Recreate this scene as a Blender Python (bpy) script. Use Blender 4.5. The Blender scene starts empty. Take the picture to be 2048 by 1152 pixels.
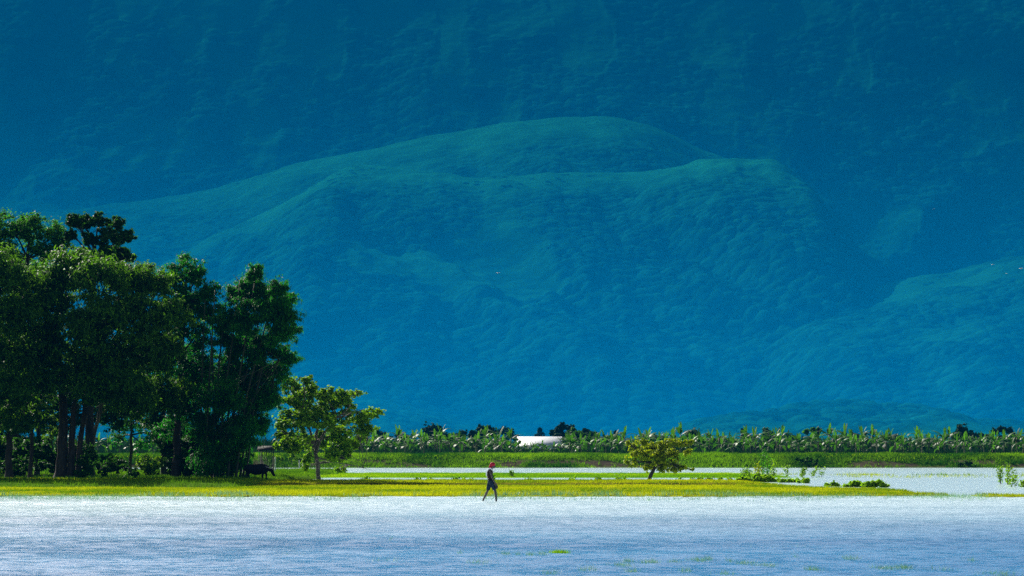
import bpy, bmesh, math, random
import numpy as np
from mathutils import Vector

S = bpy.context.scene
COL = S.collection
R = math.radians

# ------------------------------------------------------------------ camera
CAM_H = 2.25
FPX = 6000.0                      # focal length in pixels of the 2048 px wide photograph
TILT = math.atan(321 / FPX)       # horizon lies at y = 897
cam_d = bpy.data.cameras.new('camera')
cam = bpy.data.objects.new('camera', cam_d)
COL.objects.link(cam)
cam_d.sensor_width = 36.0
cam_d.lens = FPX / 2048 * 36
cam_d.clip_start = 1.0
cam_d.clip_end = 60000
cam.location = (0, 0, CAM_H)
cam.rotation_euler = (R(90) + TILT, 0, 0)
S.camera = cam

# ------------------------------------------------------------------ sky, sun, exposure
SUN_EL, SUN_AZ = R(31), R(-30)    # azimuth from +Y, negative = left
w = bpy.data.worlds.new('World')
S.world = w
w.use_nodes = True
nt = w.node_tree
bg = nt.nodes['Background']
sk = nt.nodes.new('ShaderNodeTexSky')
sk.sky_type = 'NISHITA'
sk.sun_disc = False
sk.sun_elevation = SUN_EL
sk.sun_rotation = SUN_AZ
sk.dust_density = 4.0
sk.air_density = 1.0
sk.ozone_density = 1.0
nt.links.new(sk.outputs[0], bg.inputs[0])
bg.inputs[1].default_value = 0.055

sun_d = bpy.data.lights.new('sun', 'SUN')
sun_d.energy = 5.0
sun_d.angle = R(0.53)
sun_d.color = (1.0, 0.94, 0.84)
sun = bpy.data.objects.new('sun', sun_d)
COL.objects.link(sun)
sv = Vector((math.sin(SUN_AZ) * math.cos(SUN_EL), math.cos(SUN_AZ) * math.cos(SUN_EL), math.sin(SUN_EL)))
sun.rotation_euler = sv.to_track_quat('Z', 'Y').to_euler()
sun.location = (0, 0, 50)

S.view_settings.view_transform = 'Standard'
S.view_settings.look = 'None'
S.view_settings.exposure = 2.1
S.view_settings.gamma = 1
S.render.engine = 'CYCLES'
S.cycles.max_bounces = 6
S.cycles.use_adaptive_sampling = False
S.cycles.use_denoising = False     # keeps the leaf and ripple detail; the remaining noise is like film grain
S.cycles.volume_bounces = 0
S.cycles.transparent_max_bounces = 12

HAZE_DENSITY = 2.5e-4
MIST_DENSITY = 3.8e-4
MIST_COLOR = (0.0, 0.36, 0.90)
HAZE_COLOR = (0.0, 0.050, 0.138)

# ------------------------------------------------------------------ helpers
rng = np.random.default_rng(7)
random.seed(7)


def at(px, py, d):
    """World point seen at pixel (px, py) of the 2048x1152 photograph, at ground distance d."""
    a = (px - 1024) / FPX
    b = (576 - py) / FPX
    c, s = math.cos(TILT), math.sin(TILT)
    y = c - b * s
    k = d / y
    return Vector((a * k, d, CAM_H + (s + b * c) * k))


def at_np(px, py, d):
    c, s = math.cos(TILT), math.sin(TILT)
    b = (576 - py) / FPX
    k = d / (c - b * s)
    return (px - 1024) / FPX * k, CAM_H + (s + b * c) * k


def hash2(ix, iy, seed=0):
    h = (ix.astype(np.int64) * 374761393 + iy.astype(np.int64) * 668265263 + seed * 974634777) & 0x7fffffff
    h = ((h ^ (h >> 13)) * 1274126177) & 0x7fffffff
    h = h ^ (h >> 16)
    return (h & 0xffff) / 65535.0


def vnoise(x, y, seed=0):
    ix, iy = np.floor(x), np.floor(y)
    fx, fy = x - ix, y - iy
    fx = fx * fx * (3 - 2 * fx)
    fy = fy * fy * (3 - 2 * fy)
    a = hash2(ix, iy, seed); b = hash2(ix + 1, iy, seed)
    c = hash2(ix, iy + 1, seed); d = hash2(ix + 1, iy + 1, seed)
    return (a + (b - a) * fx) * (1 - fy) + (c + (d - c) * fx) * fy


def fbm(x, y, o=4, seed=0):
    r = 0; amp = .5
    for i in range(o):
        r = r + amp * vnoise(x * 2 ** i + 17.3 * i, y * 2 ** i - 9.1 * i, seed + i)
        amp *= .5
    return r / (1 - .5 ** o)


def sm(e0, e1, x):
    t = np.clip((x - e0) / (e1 - e0), 0, 1)
    return t * t * (3 - 2 * t)


def lumps(x, y, size, seed=0):
    """Tree-crown domes: height 0..1 and a random number per crown."""
    gx, gy = x / size, y / size
    ix, iy = np.floor(gx), np.floor(gy)
    best = np.zeros_like(gx); rid = np.zeros_like(gx)
    for dx in (-1, 0, 1):
        for dy in (-1, 0, 1):
            jx, jy = ix + dx, iy + dy
            px = jx + .15 + .7 * hash2(jx, jy, seed)
            py = jy + .15 + .7 * hash2(jx, jy, seed + 5)
            rr = .5 + .45 * hash2(jx, jy, seed + 9)
            q = 1 - ((gx - px) ** 2 + (gy - py) ** 2) / rr ** 2
            h = np.sqrt(np.clip(q, 0, 1)) * (.55 + .45 * rr)
            m = h > best
            best = np.where(m, h, best)
            rid = np.where(m, hash2(jx, jy, seed + 13), rid)
    return best, rid


def mesh_np(name, V, F, mats, parent=None, smooth=False, colors=None, attrs=None, midx=None):
    V = np.ascontiguousarray(V, dtype=np.float32)
    F = np.ascontiguousarray(F, dtype=np.int32)
    me = bpy.data.meshes.new(name)
    n, k = F.shape
    me.vertices.add(len(V)); me.vertices.foreach_set('co', V.ravel())
    me.loops.add(n * k); me.loops.foreach_set('vertex_index', F.ravel())
    me.polygons.add(n)
    me.polygons.foreach_set('loop_start', np.arange(0, n * k, k, dtype=np.int32))
    me.polygons.foreach_set('loop_total', np.full(n, k, dtype=np.int32))
    if smooth:
        me.polygons.foreach_set('use_smooth', np.ones(n, dtype=bool))
    if midx is not None:
        me.polygons.foreach_set('material_index', np.ascontiguousarray(midx, dtype=np.int32))
    if colors is not None:
        a = me.attributes.new('tone', 'FLOAT_COLOR', 'POINT')
        c4 = np.ones((len(V), 4), dtype=np.float32); c4[:, :3] = colors
        a.data.foreach_set('color', c4.ravel())
    for an, av in (attrs or {}).items():
        a = me.attributes.new(an, 'FLOAT', 'POINT')
        a.data.foreach_set('value', np.ascontiguousarray(av, dtype=np.float32))
    me.update(calc_edges=True)
    for m in (mats if isinstance(mats, (list, tuple)) else [mats]):
        me.materials.append(m)
    o = bpy.data.objects.new(name, me)
    COL.objects.link(o)
    if parent:
        o.parent = parent
    return o


def tag(o, label=None, cat=None, group=None, kind=None):
    if label: o['label'] = label
    if cat: o['category'] = cat
    if group: o['group'] = group
    if kind: o['kind'] = kind
    return o


def empty(name, loc, label, cat, group=None):
    o = bpy.data.objects.new(name, None)
    COL.objects.link(o)
    o.location = loc
    o.empty_display_size = .3
    return tag(o, label, cat, group)


def tube(pts, rad, n=7, cap=True):
    """Tapered tube through points; returns V, F (quads)."""
    P = np.array(pts, dtype=float); r = np.array(rad, dtype=float)
    T = np.gradient(P, axis=0)
    T /= np.linalg.norm(T, axis=1)[:, None] + 1e-9
    ref = np.array([0, 0, 1.]) if abs(T[:, 2]).mean() < .8 else np.array([1., 0, 0])
    A = np.cross(T, ref); A /= np.linalg.norm(A, axis=1)[:, None] + 1e-9
    B = np.cross(T, A)
    an = np.linspace(0, 2 * np.pi, n, endpoint=False)
    V = P[:, None] + r[:, None, None] * (np.cos(an)[None, :, None] * A[:, None] + np.sin(an)[None, :, None] * B[:, None])
    V = V.reshape(-1, 3)
    F = []
    for i in range(len(P) - 1):
        for j in range(n):
            F.append((i * n + j, i * n + (j + 1) % n, (i + 1) * n + (j + 1) % n, (i + 1) * n + j))
    if cap:
        for ring in (0, len(P) - 1):
            c = len(V); V = np.vstack([V, P[ring]])
            for j in range(0, n - 1, 2):
                F.append((c, ring * n + j, ring * n + j + 1, ring * n + (j + 2) % n))
            if n % 2:
                j = n - 1
                V = np.vstack([V, P[ring]])
                F.append((c, ring * n + j, ring * n, len(V) - 1))
    return V, np.array(F)


class MB:
    def __init__(s): s.V = []; s.F = []; s.n = 0; s.c = []
    def add(s, V, F, col=None):
        V = np.asarray(V, float)
        s.V.append(V); s.F.append(np.asarray(F) + s.n); s.n += len(V)
        if col is not None: s.c.append(np.broadcast_to(np.asarray(col, float), (len(V), 3)))
    def tube(s, pts, rad, n=7, col=None): s.add(*tube(pts, rad, n), col=col)
    def box(s, c, h, rot=0, col=None):
        v = np.array([(x, y, z) for z in (-1, 1) for y in (-1, 1) for x in (-1, 1)], float) * np.array(h)
        cr, sr = math.cos(rot), math.sin(rot)
        v = np.column_stack([v[:, 0] * cr - v[:, 1] * sr, v[:, 0] * sr + v[:, 1] * cr, v[:, 2]]) + np.array(c)
        s.add(v, [(0, 2, 3, 1), (4, 5, 7, 6), (0, 1, 5, 4), (2, 6, 7, 3), (0, 4, 6, 2), (1, 3, 7, 5)], col=col)
    def build(s, name, mat, parent=None, smooth=False):
        V = np.vstack(s.V); F = np.vstack(s.F)
        return mesh_np(name, V, F, mat, parent, smooth, np.vstack(s.c) if s.c else None)


def sphere(c, r, nu=14, nv=10):
    c = np.array(c, float); r = np.broadcast_to(np.array(r, float), (3,))
    V = []; F = []
    for i in range(nv + 1):
        th = np.pi * i / nv
        for j in range(nu):
            ph = 2 * np.pi * j / nu
            V.append(c + r * np.array([math.sin(th) * math.cos(ph), math.sin(th) * math.sin(ph), math.cos(th)]))
    for i in range(nv):
        for j in range(nu):
            F.append((i * nu + j, (i + 1) * nu + j, (i + 1) * nu + (j + 1) % nu, i * nu + (j + 1) % nu))
    return np.array(V), np.array(F)


# ------------------------------------------------------------------ materials
def new_mat(name):
    m = bpy.data.materials.new(name); m.use_nodes = True
    return m, m.node_tree, m.node_tree.nodes['Principled BSDF']


def noise_mat(name, c1, c2, scale=3.0, rough=.8, spec=.2, bump=0.0, stretch=None):
    m, t, b = new_mat(name)
    tc = t.nodes.new('ShaderNodeTexCoord'); nz = t.nodes.new('ShaderNodeTexNoise')
    mp = t.nodes.new('ShaderNodeMapping')
    if stretch: mp.inputs['Scale'].default_value = stretch
    t.links.new(tc.outputs['Object'], mp.inputs[0]); t.links.new(mp.outputs[0], nz.inputs['Vector'])
    nz.inputs['Scale'].default_value = scale; nz.inputs['Detail'].default_value = 4
    rp = t.nodes.new('ShaderNodeValToRGB')
    rp.color_ramp.elements[0].position = .35; rp.color_ramp.elements[1].position = .68
    rp.color_ramp.elements[0].color = (*c1, 1); rp.color_ramp.elements[1].color = (*c2, 1)
    t.links.new(nz.outputs['Fac'], rp.inputs[0]); t.links.new(rp.outputs[0], b.inputs['Base Color'])
    b.inputs['Roughness'].default_value = rough; b.inputs['Specular IOR Level'].default_value = spec
    if bump:
        bp = t.nodes.new('ShaderNodeBump'); bp.inputs['Strength'].default_value = bump; bp.inputs['Distance'].default_value = .05
        t.links.new(nz.outputs['Fac'], bp.inputs['Height']); t.links.new(bp.outputs[0], b.inputs['Normal'])
    return m


def leaf_mat(name, c1, c2, trans=.25, rough=.45, spec=.4, tcol=None):
    """Leaves: colour between c1 and c2 by the per-leaf attribute 'tint', part of the light passes through."""
    m, t, b = new_mat(name)
    at_ = t.nodes.new('ShaderNodeAttribute'); at_.attribute_name = 'tint'
    mx = t.nodes.new('ShaderNodeMix'); mx.data_type = 'RGBA'
    mx.inputs['A'].default_value = (*c1, 1); mx.inputs['B'].default_value = (*c2, 1)
    t.links.new(at_.outputs['Fac'], mx.inputs['Factor'])
    t.links.new(mx.outputs['Result'], b.inputs['Base Color'])
    b.inputs['Roughness'].default_value = rough; b.inputs['Specular IOR Level'].default_value = spec
    tr = t.nodes.new('ShaderNodeBsdfTranslucent')
    if tcol is None:
        t.links.new(mx.outputs['Result'], tr.inputs['Color'])
    else:
        tr.inputs['Color'].default_value = (*tcol, 1)
    ms = t.nodes.new('ShaderNodeMixShader'); ms.inputs[0].default_value = trans
    t.links.new(b.outputs[0], ms.inputs[1]); t.links.new(tr.outputs[0], ms.inputs[2])
    t.links.new(ms.outputs[0], t.nodes['Material Output'].inputs['Surface'])
    return m


def tone_mat(name, rough=.9, spec=.1, scale=2.0, amount=.25, trans=0):
    """Colour from the mesh attribute 'tone' (soil, grass, forest species) broken up by noise."""
    m, t, b = new_mat(name)
    a = t.nodes.new('ShaderNodeAttribute'); a.attribute_name = 'tone'
    tc = t.nodes.new('ShaderNodeTexCoord'); nz = t.nodes.new('ShaderNodeTexNoise')
    nz.inputs['Scale'].default_value = scale; nz.inputs['Detail'].default_value = 5
    t.links.new(tc.outputs['Object'], nz.inputs['Vector'])
    mr = t.nodes.new('ShaderNodeMapRange')
    mr.inputs['From Min'].default_value = .3; mr.inputs['From Max'].default_value = .7
    mr.inputs['To Min'].default_value = 1 - amount; mr.inputs['To Max'].default_value = 1 + amount
    t.links.new(nz.outputs['Fac'], mr.inputs['Value'])
    vm = t.nodes.new('ShaderNodeVectorMath'); vm.operation = 'SCALE'
    t.links.new(a.outputs['Color'], vm.inputs[0]); t.links.new(mr.outputs[0], vm.inputs['Scale'])
    t.links.new(vm.outputs[0], b.inputs['Base Color'])
    b.inputs['Roughness'].default_value = rough; b.inputs['Specular IOR Level'].default_value = spec
    return m


M = {}
M['bark_dark'] = noise_mat('bark_dark', (.02, .016, .013), (.05, .042, .035), 2.5, .9, .15, .4, (3, 3, .6))
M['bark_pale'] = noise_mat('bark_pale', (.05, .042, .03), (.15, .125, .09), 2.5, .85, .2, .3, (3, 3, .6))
M['culm'] = noise_mat('bamboo_culm', (.012, .02, .008), (.04, .045, .018), 2, .6, .2, 0, (1, 1, .5))
M['leaf_mango'] = leaf_mat('leaf_mango', (.010, .045, .004), (.07, .19, .005), .45, .6, .05, (.085, .23, .003))
M['leaf_bright'] = leaf_mat('leaf_bright', (.012, .07, .003), (.06, .18, .004), .5, .6, .05, (.05, .22, .003))
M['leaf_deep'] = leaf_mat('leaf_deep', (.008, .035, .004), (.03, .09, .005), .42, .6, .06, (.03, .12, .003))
M['leaf_bamboo'] = leaf_mat('leaf_bamboo', (.006, .045, .004), (.03, .14, .005), .48, .6, .06, (.02, .19, .004))
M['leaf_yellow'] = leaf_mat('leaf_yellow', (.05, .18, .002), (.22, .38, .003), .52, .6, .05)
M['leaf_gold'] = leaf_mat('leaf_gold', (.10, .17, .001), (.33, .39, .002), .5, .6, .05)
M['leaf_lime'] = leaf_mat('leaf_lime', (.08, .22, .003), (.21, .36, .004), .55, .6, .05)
M['leaf_weed'] = leaf_mat('leaf_weed', (.13, .30, .003), (.30, .50, .005), .58, .7, .03)
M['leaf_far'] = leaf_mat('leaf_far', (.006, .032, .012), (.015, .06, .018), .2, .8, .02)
M['leaf_banana'] = leaf_mat('leaf_banana', (.004, .036, .003), (.06, .20, .006), .44, .52, .14)
M['banana_stem'] = noise_mat('banana_stem', (.10, .12, .05), (.26, .24, .13), 4, .6, .3, 0, (1, 1, .3))
M['blade_olive'] = leaf_mat('grass_blade_olive', (.08, .18, .002), (.34, .39, .002), .45, .8, 0)
M['blade_lime'] = leaf_mat('grass_blade_lime', (.09, .24, .002), (.26, .42, .002), .48, .8, 0)
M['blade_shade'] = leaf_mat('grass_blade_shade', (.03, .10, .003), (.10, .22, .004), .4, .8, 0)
M['blade_dyke'] = leaf_mat('grass_blade_dyke', (.014, .075, .003), (.14, .31, .003), .42, .8, 0)
M['blade_water'] = leaf_mat('grass_blade_water', (.06, .18, .10), (.14, .28, .12), .4, .5, .2)


# ------------------------------------------------------------------ ground height
def strip_edges(x):
    wv = (fbm(x / 5, x * 0 + 3.1, 3, 40) - .5)
    return wv


def land(x, y):
    """Height of the ground (water surface is z = 0) and the kind weights."""
    n = fbm(x / 7, y / 16, 4, 11) - .5
    n2 = fbm(x / 2.2, y / 5, 3, 21) - .5
    yy = y + n * 7 + n2 * 3
    xx = x + n * 3
    # yellow strip along the near water
    back = 199 - 28 * sm(14.5, 18.5, x) - 36 * sm(19.5, 23, x)
    A = sm(139, 141, yy) * (1 - sm(back - 5, back, yy)) * (1 - sm(19.5, 21.5, xx + n2 * 2))
    A = np.maximum(A, sm(20.3, 22, xx) * sm(135, 138.5, yy) * (1 - sm(143, 147, yy)) * (1 - sm(60, 70, x)))
    bund = sm(179.2, 180.3, yy) * (1 - sm(back - 6, back, yy)) * (1 - sm(13, 17, x))
    # grove ground on the left
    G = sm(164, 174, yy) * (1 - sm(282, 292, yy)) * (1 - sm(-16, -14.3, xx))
    # lime strip
    B = sm(228, 232, yy) * (1 - sm(260, 268, yy)) * (1 - sm(20, 24, xx + n2 * 4))
    D = sm(349, 358, y + n * 3)
    far = sm(360, 366, y)
    z = -.35 + A * (.42 + .06 * n2) + bund * (.13 + .08 * n)
    z = np.maximum(z, -.35 + G * (.62 + .10 * n))
    z = np.maximum(z, -.35 + B * (.41 + .06 * n2))
    z = np.maximum(z, -.35 + D * (1.70 + .25 * n2 * (1 - far) + .10 * n))
    return z, A, bund, G, B, D


def ground_z(x, y):
    return land(np.atleast_1d(np.asarray(x, float)), np.atleast_1d(np.asarray(y, float)))[0]


def gz(x, y):
    return float(ground_z(x, y)[0])


def build_ground():
    xs = np.concatenate([-np.geomspace(62, 6900, 26)[::-1], np.linspace(-60, 60, 320), np.geomspace(62, 6900, 26)])
    ys = np.concatenate([[-400, -100, -20, 20, 60, 100, 125], np.linspace(132, 300, 260), np.linspace(301, 370, 120), np.geomspace(375, 8900, 40)])
    X, Y = np.meshgrid(xs, ys)
    x, y = X.ravel(), Y.ravel()
    z, A, bund, G, B, D = land(x, y)
    n = fbm(x / 3, y / 6, 4, 61); n3 = fbm(x / 1.2, y / 2.5, 3, 66)
    c = np.tile(np.array([.09, .075, .05]), (len(x), 1))                      # mud
    def mix(c, col, f): return c * (1 - f[:, None]) + np.array(col) * f[:, None]
    c = mix(c, (.20, .22, .004), sm(.25, .6, A))
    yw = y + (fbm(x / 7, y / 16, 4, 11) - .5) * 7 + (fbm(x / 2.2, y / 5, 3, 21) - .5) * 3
    crease_shade = np.exp(-((yw - 179.4) / 1.6) ** 2) * (1 - sm(12, 16, x))
    c = mix(c, (.03, .032, .008), np.clip(crease_shade, 0, 1))  # mud along the low step, darkened to paint in its shadow line
    edge_shade = np.exp(-((z - .0) / .035) ** 2) * (y < 300)
    c = mix(c, (.02, .022, .008), edge_shade)  # bank-edge shadow and reflection painted as a dark line along the waterline
    c = mix(c, (.12, .12, .01), bund * sm(.45, .6, n))
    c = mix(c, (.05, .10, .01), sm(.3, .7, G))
    c = mix(c, (.11, .23, .008), sm(.3, .7, B))
    c = mix(c, (.06, .13, .01), sm(.1, .3, D))
    soil = sm(.50, .60, fbm(x / 6, y / 4, 4, 71)) * sm(-.1, .2, z) * (1 - sm(.75, 1.0, z)) * sm(.1, .3, D)
    c = mix(c, (.055, .045, .03), soil)
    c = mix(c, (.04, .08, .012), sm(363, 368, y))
    c *= (.75 + .5 * n3)[:, None]
    nx, ny = len(xs), len(ys)
    I = np.arange(nx * ny).reshape(ny, nx)
    F = np.stack([I[:-1, :-1], I[:-1, 1:], I[1:, 1:], I[1:, :-1]], -1).reshape(-1, 4)
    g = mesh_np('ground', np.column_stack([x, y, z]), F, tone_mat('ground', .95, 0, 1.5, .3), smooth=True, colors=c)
    tag(g, kind='structure')


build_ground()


# ------------------------------------------------------------------ water
def water_material():
    m, t, b = new_mat('flood_water')
    b.inputs['IOR'].default_value = 1.333
    b.inputs['Specular IOR Level'].default_value = .5
    b.inputs['Roughness'].default_value = .16
    tc = t.nodes.new('ShaderNodeTexCoord')
    def noise(scale, sx, sy, detail=3, rough=.55):
        mp = t.nodes.new('ShaderNodeMapping'); mp.inputs['Scale'].default_value = (sx, sy, 1)
        nz = t.nodes.new('ShaderNodeTexNoise'); nz.inputs['Scale'].default_value = scale
        nz.inputs['Detail'].default_value = detail; nz.inputs['Roughness'].default_value = rough
        t.links.new(tc.outputs['Object'], mp.inputs[0]); t.links.new(mp.outputs[0], nz.inputs['Vector'])
        return nz.outputs['Fac']
    sheen_mottle = noise(.06, .5, 1.0, 4, .6)
    rp = t.nodes.new('ShaderNodeValToRGB')
    rp.color_ramp.elements[0].position = .35; rp.color_ramp.elements[1].position = .7
    rp.color_ramp.elements[0].color = (.005, .11, .26, 1); rp.color_ramp.elements[1].color = (.035, .21, .40, 1)
    t.links.new(sheen_mottle, rp.inputs[0])
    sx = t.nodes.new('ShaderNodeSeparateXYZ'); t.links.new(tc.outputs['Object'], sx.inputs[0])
    ma = t.nodes.new('ShaderNodeMath'); ma.operation = 'MULTIPLY_ADD'; ma.inputs[1].default_value = 30; t.links.new(sheen_mottle, ma.inputs[0]); t.links.new(sx.outputs['Y'], ma.inputs[2])
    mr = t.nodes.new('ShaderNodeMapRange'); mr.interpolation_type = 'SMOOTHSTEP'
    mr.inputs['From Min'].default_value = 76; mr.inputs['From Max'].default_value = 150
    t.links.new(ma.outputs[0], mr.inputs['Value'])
    mx = t.nodes.new('ShaderNodeMix'); mx.data_type = 'RGBA'; mx.inputs['B'].default_value = (.48, .63, .66, 1)      # white sky sheen painted into the base colour towards the far water
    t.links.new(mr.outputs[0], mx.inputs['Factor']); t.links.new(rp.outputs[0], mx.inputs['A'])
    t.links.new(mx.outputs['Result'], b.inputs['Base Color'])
    fine = noise(5.0, .7, 1.0, 3, .6)
    bp = t.nodes.new('ShaderNodeBump'); bp.inputs['Distance'].default_value = .03; bp.inputs['Strength'].default_value = .6
    t.links.new(fine, bp.inputs['Height']); t.links.new(bp.outputs[0], b.inputs['Normal'])
    return m


def build_water():
    """Wind-ruffled flood water: real wavelets in front, flat beyond the near bank."""
    xs = np.concatenate([[-700, -200, -80, -40], np.linspace(-27, 27, 440), [40, 80, 200, 700]])
    ys = np.concatenate([[-300, -50, 0, 25, 40], np.arange(47, 85, .06), np.arange(85, 146, .09), [150, 160, 175, 190, 210, 230, 250, 270, 300, 330, 356]])
    X, Y = np.meshgrid(xs, ys); x, y = X.ravel(), Y.ravel()
    gust = fbm(x / 14, y / 5, 4, 501)
    rs = np.random.default_rng(12)
    z = np.zeros_like(x)
    for k in range(16):
        lam = rs.uniform(.24, .85); a = rs.normal(np.pi / 2 + .25, .38); ph = rs.uniform(0, 6.28)
        q = (x * np.cos(a) + y * np.sin(a)) * 2 * np.pi / lam + ph + 3 * fbm(x / 3 + k, y / 3, 2, 520 + k)
        z += np.sin(q) * lam * .0060
    z += (fbm(x / .9, y / .45, 3, 540) - .5) * .05
    z *= (.65 + .8 * sm(.3, .7, gust))
    for fx, fy in ((-.69, 127.9), (-1.2, 128.08)):
        rr = np.hypot(x - fx, y - fy)
        z += .022 * np.sin(rr * 15) * np.exp(-rr / .8)
    edge = sm(44, 47.5, y) * (1 - sm(138, 145, y)) * (1 - sm(25, 27, np.abs(x)))
    z = z * edge
    nx, ny = len(xs), len(ys)
    I = np.arange(nx * ny).reshape(ny, nx)
    F = np.stack([I[:-1, :-1], I[:-1, 1:], I[1:, 1:], I[1:, :-1]], -1).reshape(-1, 4)
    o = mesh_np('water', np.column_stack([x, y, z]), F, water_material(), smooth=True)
    tag(o, kind='structure')


build_water()


# ------------------------------------------------------------------ mountains
hill_mat = tone_mat('hillside', .95, 0, .02, .22)
FOREST = np.array([.001, .020, .022])
FOREST2 = np.array([.005, .115, .085])
GRASS = np.array([.006, .125, .068])


def terrain(name, ridge, D, Y0, y_end, px0, px1, ncol, nrow, gully=(300, 60), seed=0, shape=1.0, grass=None, crown=11.0, crown_h=6.0,
            back=.5, zfoot=0.0, warp=1.0, rounded=False):
    """Hill whose crest line (given as seen from the plain) stands D metres away, rising from a foot at Y0."""
    rp = np.array(ridge, float)
    ex, ez = at_np(rp[:, 0], rp[:, 1], D)
    u = (np.linspace(px0, px1, ncol) - 1024) / FPX
    ys = Y0 + (y_end - Y0) * np.linspace(0, 1, nrow) ** 1.0
    U, Y = np.meshgrid(u, ys)
    x = (U * Y).ravel(); y = Y.ravel()
    wx = x + warp * 260 * (fbm(x / 900, y / 900, 3, seed + 3) - .5)
    gx = np.linspace(ex.min(), ex.max(), 900)
    ker = np.exp(-.5 * (np.arange(-24, 25) / 9.0) ** 2)
    ge = np.convolve(np.pad(np.interp(gx, ex, ez), 24, mode='edge'), ker / ker.sum(), mode='valid')
    E = np.interp(x, gx, ge)
    E = E + (fbm(x / 160, y * 0 + seed, 4, seed) - .5) * 26
    Dl = D + (fbm(x / 1400, y * 0 + 5.5, 2, seed + 31) - .5) * .22 * (D - Y0)
    t = (y - Y0) / (Dl - Y0)
    tc = np.clip(t, 0, 1)
    prof = np.sin(np.pi / 2 * tc ** shape) if rounded else tc ** shape
    prof = np.where(t > 1, np.clip(1 - (t - 1) * (D - Y0) / np.maximum(E, 1) * back, -.2, 1), prof)
    z = zfoot + (E - zfoot) * prof
    # spurs and gullies run down the slope
    gl, ga = gully
    g = np.abs(fbm(wx / gl + (y - D) / (gl * 5), y / (gl * 3.2), 4, seed + 7) - .5) * 2
    g2 = np.abs(fbm(wx / (gl * .35), y / (gl * .9), 4, seed + 9) - .5) * 2
    env = np.sin(np.pi * np.clip(tc, 0, 1) ** .8) ** .8
    rel = (sm(0, .55, g) * .72 + sm(0, .6, g2) * .28)
    z = z + (rel - .75) * ga * env * 1.6
    z = z + (fbm(x / 90, y / 90, 4, seed + 15) - .5) * ga * .35 * env
    fm = fbm(x / 240, y / 320, 5, seed + 17)
    gr = grass(x / y * FPX + 1024, tc, rel, fm) if grass is not None else np.zeros_like(x)
    h1, r1 = lumps(x, y, crown, seed + 20)
    h2, r2 = lumps(x + 7, y + 3, crown * 2.1, seed + 25)
    lum = np.maximum(h1, h2 * 1.5)
    rid = np.where(h2 * 1.5 > h1, r2, r1)
    lone = (hash2(np.floor(x / crown), np.floor(y / crown), seed + 50) > .93) * h1 * .4 * sm(.54, .66, fbm(x / 130, y / 130, 4, seed + 53))
    z = z + lum * crown_h * (1 - gr) + lone * crown_h * gr
    f = np.clip(rid * .7 + .6 * (fbm(x / 60, y / 60, 3, seed + 41) - .35) + .35 * (hash2(np.floor(x / 2.5), np.floor(y / 4), seed + 61) - .5), 0, 1)
    c = FOREST * (1 - f[:, None]) + FOREST2 * f[:, None]
    gg = np.clip(gr - (lone > .25) * .8, 0, 1)[:, None]
    c = c * (1 - gg) + GRASS * (.85 + .3 * fbm(x / 120, y / 120, 3, seed + 44))[:, None] * gg
    I = np.arange(ncol * nrow).reshape(nrow, ncol)
    F = np.stack([I[:-1, :-1], I[:-1, 1:], I[1:, 1:], I[1:, :-1]], -1).reshape(-1, 4)
    o = mesh_np(name, np.column_stack([x, y, z]), F, hill_mat, smooth=True, colors=c)
    tag(o, kind='structure')
    return o


def grass_back(px, t, rel, fm):
    g = sm(.52, .60, fm + (rel - .6) * .18) * sm(.2, .45, t)
    band = sm(.56, .64, fbm(px / 130, t * 5, 4, 300)) * .8
    return np.clip(np.maximum(g * .7, band), 0, 1)


def grass_mid(px, t, rel, fm):
    lim = .60 + .18 * (fbm(px / 90, px * 0, 3, 310) - .5)
    g = sm(lim - .14, lim + .16, t + (fm - .5) * .5 + (rel - .7) * .18)
    g2 = sm(.60, .66, fm) * sm(.25, .5, t) * .8
    return np.clip(np.maximum(g, g2), 0, 1) * (.35 + .65 * sm(150, 640, px))


def grass_right(px, t, rel, fm):
    return np.clip(sm(.50, .70, fm + (t - .6) * .30 + (rel - .7) * .1), 0, 1)


def grass_low(px, t, rel, fm):
    return sm(.66, .72, fm) * .7


terrain('mountain', [(-1600, 60), (-900, 0), (-400, -40), (0, -60), (500, -80), (1000, -70), (1500, -90), (2048, -70), (2500, -40), (3000, 0), (3700, 60)],
        7000, 5000, 7700, -1150, 3200, 1900, 620, (800, 50), 100, .95, grass_back, 11, 5, warp=2.0)
terrain('hill', [(-600, 640), (-300, 520), (0, 440), (200, 402), (400, 372), (520, 348), (600, 320), (690, 305), (780, 288), (880, 268), (960, 260), (1050, 240),
        (1150, 228), (1250, 230), (1310, 252), (1370, 292), (1440, 318), (1560, 322), (1610, 372), (1650, 430), (1700, 540), (1800, 700), (1950, 840), (2100, 900), (2500, 930)],
        5800, 3700, 6300, -420, 2150, 1250, 760, (520, 46), 200, 1.4, grass_mid, 8.5, 5.0, rounded=True)
terrain('spur', [(300, 560), (480, 440), (600, 372), (690, 318), (780, 330), (950, 352), (1030, 350), (1200, 338), (1330, 338), (1400, 322), (1480, 316), (1560, 322),
        (1590, 372), (1640, 470), (1690, 590), (1750, 700), (1850, 830), (1950, 905), (2100, 960)],
        4900, 3300, 5200, 200, 2050, 1000, 700, (340, 38), 330, 1.25, grass_mid, 8.5, 5.0, rounded=True)
terrain('slope', [(1180, 960), (1300, 880), (1420, 770), (1500, 680), (1560, 630), (1700, 592), (1850, 548), (1950, 527), (2048, 520), (2250, 500), (2500, 520), (2800, 600)],
        4100, 2900, 4450, 1150, 2480, 700, 620, (360, 30), 400, 1.15, grass_right, 8, 4.8, rounded=True)
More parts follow.
